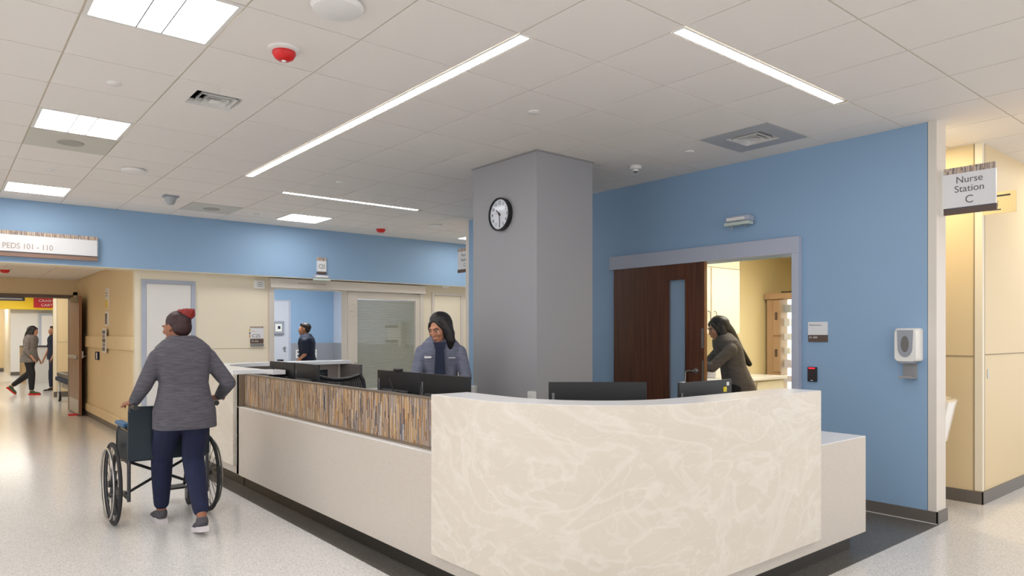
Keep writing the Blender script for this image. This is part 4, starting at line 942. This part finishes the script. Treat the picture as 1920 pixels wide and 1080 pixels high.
def person(label, loc, rz, J, top_m, leg_m, skin, hair_fn, sleeves='long', voxel=.008, face=True, shoe_m=None, sole_m=None, hands=True, jacket_open=False, tuck=.80, flare=0.):
    t = thing('person', label, 'person', loc, rz)
    mb = MB()
    hp, ch, nk, hd = J['hip'], J['chest'], J['neck'], J['head']
    lean = lambda z: Vector(hp).lerp(Vector(ch), (z-hp[2])/(ch[2]-hp[2]))
    k = J.get('wide', 1.)
    # body core
    prof = []
    for z, rx, ry in ((hp[2]-.10, .12, .10), (hp[2]-.03, .165, .115), (hp[2]+.05, .16, .11), (hp[2]+.15, .135, .095), (hp[2]+.25, .145, .105), (hp[2]+.34, .16, .11), (hp[2]+.42, .155, .095), (hp[2]+.46, .11, .07), (hp[2]+.49, .055, .05)):
        q = lean(z); prof.append((z, q.x, q.y, rx*k, ry*k))
    torso(mb, prof)
    limb(mb, [nk, Vector(nk).lerp(Vector(hd), .5), hd], [.056, .052, .05])
    c, M = head_geo(mb, hd, J.get('hyaw', 0), J.get('hpitch', 0), J.get('hs', 1.), J.get('hroll', 0))
    for s_ in ('L', 'R'):
        sh, el, wr = J['sh'+s_], J['el'+s_], J['wr'+s_]
        limb(mb, [sh, el], [.046, .038]); limb(mb, [el, wr], [.037, .025], flat=.85)
        if hands:
            hdv = J.get('hd'+s_, Vector(wr)-Vector(el)); hand_geo(mb, wr, hdv, J.get('pn'+s_, (0, 0, -1)), (1 if s_ == 'L' else -1)*J.get('th'+s_, 1), J.get('curl', 25))
        h0, kn, an = J['hp'+s_], J['kn'+s_], J['an'+s_]
        limb(mb, [h0, kn], [.083, .052]); limb(mb, [kn, Vector(kn).lerp(Vector(an), .35), an], [.05, .052, .034])
    body = solid(mb, 'body', skin, t, voxel, 4)
    # top garment
    mb = MB(); prof = []; tz = hp[2]-.13 if not flare else hp[2]-.16
    for z, rx, ry in ((tz, .185+flare, .145+flare*.8), (hp[2]-.03, .190+flare*.6, .145+flare*.4), (hp[2]+.07, .175, .130), (hp[2]+.16, .160, .118), (hp[2]+.26, .170, .128), (hp[2]+.35, .185, .132), (hp[2]+.42, .180, .115), (hp[2]+.47, .13, .085), (hp[2]+.505, .078, .066)):
        q = lean(z); prof.append((z, q.x, q.y, rx*k, ry*k))
    torso(mb, prof)
    for s_ in ('L', 'R'):
        sh, el, wr = Vector(J['sh'+s_]), J['el'+s_], J['wr'+s_]; D0 = V(0, 0, -.02)
        if sleeves == 'long':
            limb(mb, [sh+D0, el, Vector(el).lerp(Vector(wr), .93)], [.062, .055, .040])
        elif sleeves == 'rolled':
            limb(mb, [sh+D0, el, Vector(el).lerp(Vector(wr), .45)], [.062, .056, .048])
        else:
            limb(mb, [sh+D0, sh.lerp(Vector(el), .75)], [.064, .062])
    for s_ in ('L', 'R'):
        limb(mb, [Vector(nk)+V(0, -.02, -.055), Vector(J['sh'+s_])+V(0, 0, -.012)], [.052, .056])
    top = solid(mb, 'jacket' if sleeves != 'short' else 'scrub_top', top_m, t, voxel, 3)
    # collar
    if sleeves != 'short':
        mb = MB(); q = Vector(nk); ax = (Vector(hd)-q).normalized()
        F3 = frame(ax, V(0,1,0))
        ring = lambda r, d: [q+V(0,0,-.025)+ax*d+V(r*math.cos(a), r*.95*math.sin(a), 0) for a in (2*PI*i/20 for i in range(20))]
        mb.rings([ring(.079, 0), ring(.070, .045), ring(.062, .045), ring(.07, 0)], cap=False, closed=True); mb.build('collar', m_blackc, top, smooth=True)
    # trousers
    mb = MB(); prof = []
    for z, rx, ry in ((hp[2]-.13, .13, .12), (hp[2]-.04, .182, .132), (hp[2]+.05, .170, .122), (hp[2]+.10, .152, .11)):
        q = lean(z); prof.append((z, q.x, q.y, rx*k, ry*k))
    torso(mb, prof)
    for s_ in ('L', 'R'):
        h0, kn, an = J['hp'+s_], J['kn'+s_], J['an'+s_]
        limb(mb, [h0, kn, Vector(kn).lerp(Vector(an), .4), Vector(kn).lerp(Vector(an), .86)], [.100*k, .074*k, .068*k, .054])
    solid(mb, 'trousers', leg_m, t, voxel, 3)
    # shoes
    for s_ in ('L', 'R'):
        an = Vector(J['an'+s_]); d = Vector(J.get('ft'+s_, (0, 1, 0))).normalized(); sd = d.cross(V(0,0,1)).normalized(); up = sd.cross(d)
        F3 = Matrix((sd, d, up)).transposed()
        mb = MB(); mb.ell(an+d*.015-up*.035, (.040, .062, .045), 16, F3); mb.ell(an+d*.085-up*.052, (.043, .088, .030), 16, F3); mb.ell(an+d*.13-up*.058, (.041, .055, .026), 14, F3); limb(mb, [an-up*.02, an-up*.035], [.042, .042])
        sh = solid(mb, 'shoe', shoe_m or m_shoe, t, .006, 2)
        mb = MB(); o = [(.032, -.055), (.040, .0), (.036, .05), (.044, .11), (.038, .165), (.015, .19), (-.015, .19), (-.04, .165), (-.044, .11), (-.036, .05), (-.040, 0), (-.032, -.055)]
        mb.rings([[an+sd*x*s2+d*y+up*z for x, y in o] for z, s2 in ((-.098, .86), (-.092, .96), (-.066, .98), (-.060, .9))]); mb.build('shoe_sole', sole_m or m_sole, sh, smooth=True)
    hair_fn(c, M, t, J.get('hs', 1.))
    if face: face_bits(c, M, t, body, J.get('hs', 1.))
    return t, body, top, c, M

def hair_bun(c, M, t, s):
    mb = MB(); E = lambda x, y, z, r: mb.ell(c+M @ (V(x, y, z)*s), tuple(q*s for q in r), 18, M)
    E(0, -.022, .042, (.083, .093, .082)); E(0, -.05, .0, (.074, .06, .075)); solid(mb, 'hair', mat('dark_red_hair', rgb(50,22,24), .5, noise=.4, nscale=40, bump=.6), t, .006, 2)
    mb = MB(); mb.ell(c+M @ (V(.035, -.07, .09)*s), (.062, .055, .045), 18, M)
    for k in range(12):
        a = 2*PI*k/12; mb.tube([c+M @ V(.025+.03*math.cos(a), -.07+.03*math.sin(a), .1), c+M @ V(.028+.055*math.cos(a+.4), -.075+.05*math.sin(a+.4), .118), c+M @ V(.03+.052*math.cos(a+1), -.08+.045*math.sin(a+1), .088)], [.014, .012, .006], 8)
    solid(mb, 'hair_bun', m_hairr, t, .006, 2)
def hair_long(back=.34, side=.16, shift=0., lock=0., fly=0.):
    def fn(c, M, t, s):
        mb = MB(); E = lambda x, y, z, r: mb.ell(c+M @ (V(x, y, z)*s), tuple(q*s for q in r), 18, M)
        mb.ell(c+M @ (V(0, -.03, .05)*s), (.086*s, .102*s, .080*s), 20, M @ Matrix.Rotation(.42, 3, 'X')); E(0, -.045, .02, (.090, .078, .085)); E(0, -.045, -.02, (.092, .065, .09))
        for q in (-1, 1): E(q*.066, .012, -.02, (.022, .045, .085)); 
        limb(mb, [c+M @ V(0, -.05, .0), c+V(0, 0, 0)+M @ V(shift*.5, -.075, -.08)+V(0, 0, 0), Vector(c)+M @ V(shift, -.095, 0)+V(0, -.02-fly*.4, -.08-back*.55), Vector(c)+M @ V(shift*1.3, -.10, 0)+V(0, -.02-fly, -.08-back)], [.08, .082, .07, .028], flat=1.0)
        for q in (-1, 1): limb(mb, [c+M @ V(q*.066, -.01, .0), c+M @ V(q*.078, -.01, -.08), c+M @ V(q*.082, -.012, -.08-side)], [.035, .035, .018])
        for q in (-1, 1): limb(mb, [c+M @ V(q*.006, .062, .088), c+M @ V(q*.045, .066, .062), c+M @ V(q*.072, .048, .015), c+M @ V(q*.082, .02, -.06)], [.014, .017, .018, .016])
        if lock: limb(mb, [c+M @ V(-.062, .0, .05), c+M @ V(-.088, .0, -.03), c+M @ V(-.10, .01, -.11), c+M @ V(-.085, .03, -.11-lock)], [.04, .045, .042, .02])
        solid(mb, 'hair', m_hairb, t, .007, 2)
    return fn
def hair_short(m):
    def fn(c, M, t, s):
        mb = MB(); E = lambda x, y, z, r: mb.ell(c+M @ (V(x, y, z)*s), tuple(q*s for q in r), 18, M)
        mb.ell(c+M @ (V(0, -.026, .052)*s), (.081*s, .098*s, .074*s), 20, M @ Matrix.Rotation(.35, 3, 'X')); E(0, -.045, .01, (.078, .06, .075)); E(0, .035, .09, (.055, .045, .03)); solid(mb, 'hair', m, t, .007, 2)
    return fn

# woman pushing the wheelchair, seen from behind (faces +y)
J = dict(hip=(0, 0, .90), chest=(0, .035, 1.27), neck=(-.01, .05, 1.355), head=(-.03, .085, 1.462), hyaw=.5, hpitch=-.12, wide=1.03, curl=38,
     shL=(-.168, .04, 1.268), elL=(-.25, .07, 1.05), wrL=(-.30, .13, .935), hdL=(-.10, .5, -.05), pnL=(.1, 0, -1),
     shR=(.168, .03, 1.268), elR=(.295, -.04, 1.05), wrR=(.28, .12, .945), hdR=(0, .5, -.05), pnR=(-.1, 0, -1),
     hpL=(-.085, 0, .86), knL=(-.09, .26, .50), anL=(-.085, .30, .098), ftL=(-.05, 1, 0),
     hpR=(.085, 0, .86), knR=(.075, .06, .50), anR=(.055, -.235, .125), ftR=(.05, 1, -.22))
P1 = (.225, 3.80, 0)
person('woman in grey jacket and navy trousers with red hair bun pushing a wheelchair', P1, 0, J, m_jacket, m_navy, m_skin, hair_bun, voxel=.007, flare=.02)

# woman standing behind the desk, facing the camera
az = math.atan2
def face_dir(dx, dy): return math.atan2(dy, dx)-PI/2
J = dict(hip=(0, 0, .91), chest=(0, .05, 1.28), neck=(0, .07, 1.36), head=(.005, .12, 1.468), hyaw=.45, hpitch=-.32, wide=.93, hs=1.1,
     shL=(-.168, .05, 1.275), elL=(-.225, .10, 1.03), wrL=(-.19, .30, .90), shR=(.168, .05, 1.275), elR=(.215, .10, 1.03), wrR=(.20, .32, .90), hdL=(.0, .5, -.5), hdR=(0, .5, -.5),
     hpL=(-.085, 0, .88), knL=(-.09, .02, .5), anL=(-.1, 0, .098), hpR=(.085, 0, .88), knR=(.09, .02, .5), anR=(.1, 0, .098))
# swap: local +x is the person's right; she faces camera
px = (2.345, 3.645, 0)
th = face_dir(CAM[0]-px[0]-.5, CAM[1]-px[1])
J['hyaw'] = -.55
t2, b2_, top2, c2, M2 = person('woman with long black hair in blue grey jacket looking down behind the desk', px, th, J, m_jacket2, m_navy2, m_skin2, hair_long(.14, .12, 0, .08, .12), sleeves='rolled', voxel=.007)
MB().rings([[V(x*.06*s_, .172-.01*abs(x)+.02*(1-s_), z) for x in (-1, 0, 1)]+[V(x*.06*s_, .20-.01*abs(x)*0, z) for x in (1, 0, -1)] for z, s_ in ((.85, 1), (1.1, .75), (1.27, .6), (1.345, .9))]).build('scrub_shirt', m_navy2, t2)
mb = MB(); mb.tube([V(-.045, .115, 1.385), V(-.03, .165, 1.345), V(0, .18, 1.33), V(.03, .165, 1.345), V(.045, .115, 1.385)], .004, 6); mb.ell((0, .186, 1.33), (.014, .006, .01), 10); mb.build('necklace', m_steel, t2)
for q in (-1, 1): MB().box(q*.105-.03, q*.105+.03, .170, .1845, 1.205, 1.211+.010*(q > 0)).build('embroidery', m_textw, top2)

# woman in the medication room, profile facing photo left
px = (5.22, 2.50, 0); th = face_dir(-.80, .60)
J = dict(hip=(0, -.03, .93), chest=(0, .08, 1.29), neck=(0, .11, 1.37), head=(0, .17, 1.475), hyaw=0, hpitch=-.3, wide=1.02,
     shL=(-.17, .10, 1.28), elL=(-.18, .30, 1.08), wrL=(-.16, .52, 1.12), shR=(.17, .08, 1.28), elR=(.2, .26, 1.05), wrR=(.15, .46, 1.03),
     hpL=(-.085, 0, .88), knL=(-.09, .02, .5), anL=(-.1, 0, .098), hpR=(.085, 0, .88), knR=(.09, .02, .5), anR=(.1, 0, .098))
person('woman in taupe jacket leaning forward in the medication room doorway', px, th, J, m_jacket3, m_blackc, m_skin2, hair_long(.32, .1, fly=.21), voxel=.009)
tag(MB().rings([[V(x, y, z) for x, y in ((-.05, -.08), (.05, -.08), (.05, .08), (-.05, .08))] for z in (0, .19)]).build('supply_bin', m_teal, None, .01), 'teal bin in front of the woman in the medication room', 'bin').location = (5.03, 2.84, .915)

# man in the blue room, profile facing photo left
px = (4.0, 10.45, 0); th = face_dir(-.80, .55)
J = dict(hip=(0, 0, .92), chest=(0, .01, 1.30), neck=(0, .02, 1.385), head=(0, .045, 1.50), hyaw=0, hpitch=-.03, wide=1.12,
     shL=(-.19, .01, 1.30), elL=(-.23, .0, 1.05), wrL=(-.2, .17, .9), shR=(.19, .01, 1.30), elR=(.22, -.01, 1.05), wrR=(.2, .17, .92),
     hpL=(-.085, 0, .88), knL=(-.09, .08, .5), anL=(-.1, .02, .098), hpR=(.085, 0, .88), knR=(.09, .02, .5), anR=(.1, -.02, .098))
person('man in navy short-sleeved scrubs walking through the blue patient room', px, th, J, m_navy2, m_navy2, m_skin2, hair_short(m_hairbr), sleeves='short', voxel=.01)

# walking woman far down the corridor, profile facing photo right
px = (.52, 18.15, 0); th = face_dir(.80, -.45)
J = dict(hip=(0, 0, .92), chest=(0, .03, 1.29), neck=(0, .04, 1.375), head=(0, .07, 1.485), hyaw=0, hpitch=-.1, wide=1.02,
     shL=(-.17, .03, 1.29), elL=(-.2, -.02, 1.05), wrL=(-.2, .1, .84), shR=(.17, .03, 1.29), elR=(.22, .02, 1.04), wrR=(.2, .16, .86),
     hpL=(-.08, 0, .87), knL=(-.09, -.04, .5), anL=(-.09, -.42, .2), ftL=(0, .75, -.65), hpR=(.08, 0, .87), knR=(.08, .08, .5), anR=(.08, .08, .098))
person('woman in grey striped tunic and black trousers walking far down the corridor', px, th, J, mat('striped_tunic', rgb(128,120,116), .85, noise=.3, nscale=10, stretch=(1,1,10)), m_blackc, m_skin2, hair_long(.14, .1), sleeves='rolled', voxel=.011, face=False, shoe_m=mat('green_shoe', rgb(62,84,52), .7), sole_m=m_red, flare=.015)
px = (1.11, 18.92, 0); th = face_dir(-.80, -.2)
J = dict(hip=(0, 0, .92), chest=(0, .01, 1.30), neck=(0, .02, 1.385), head=(0, .04, 1.50), hyaw=0, hpitch=0, wide=1.1,
     shL=(-.19, .01, 1.30), elL=(-.23, .04, 1.05), wrL=(-.2, .14, .85), shR=(.19, .01, 1.30), elR=(.22, .06, 1.05), wrR=(.2, .16, .84),
     hpL=(-.085, 0, .88), knL=(-.09, .1, .5), anL=(-.1, .12, .098), hpR=(.085, 0, .88), knR=(.09, .02, .5), anR=(.1, -.1, .098))
person('person in navy scrubs half hidden by the corridor wall corner', px, th, J, m_navy2, m_navy2, m_skin2, hair_short(m_hairbr), sleeves='short', voxel=.012, face=False, shoe_m=m_blackc)
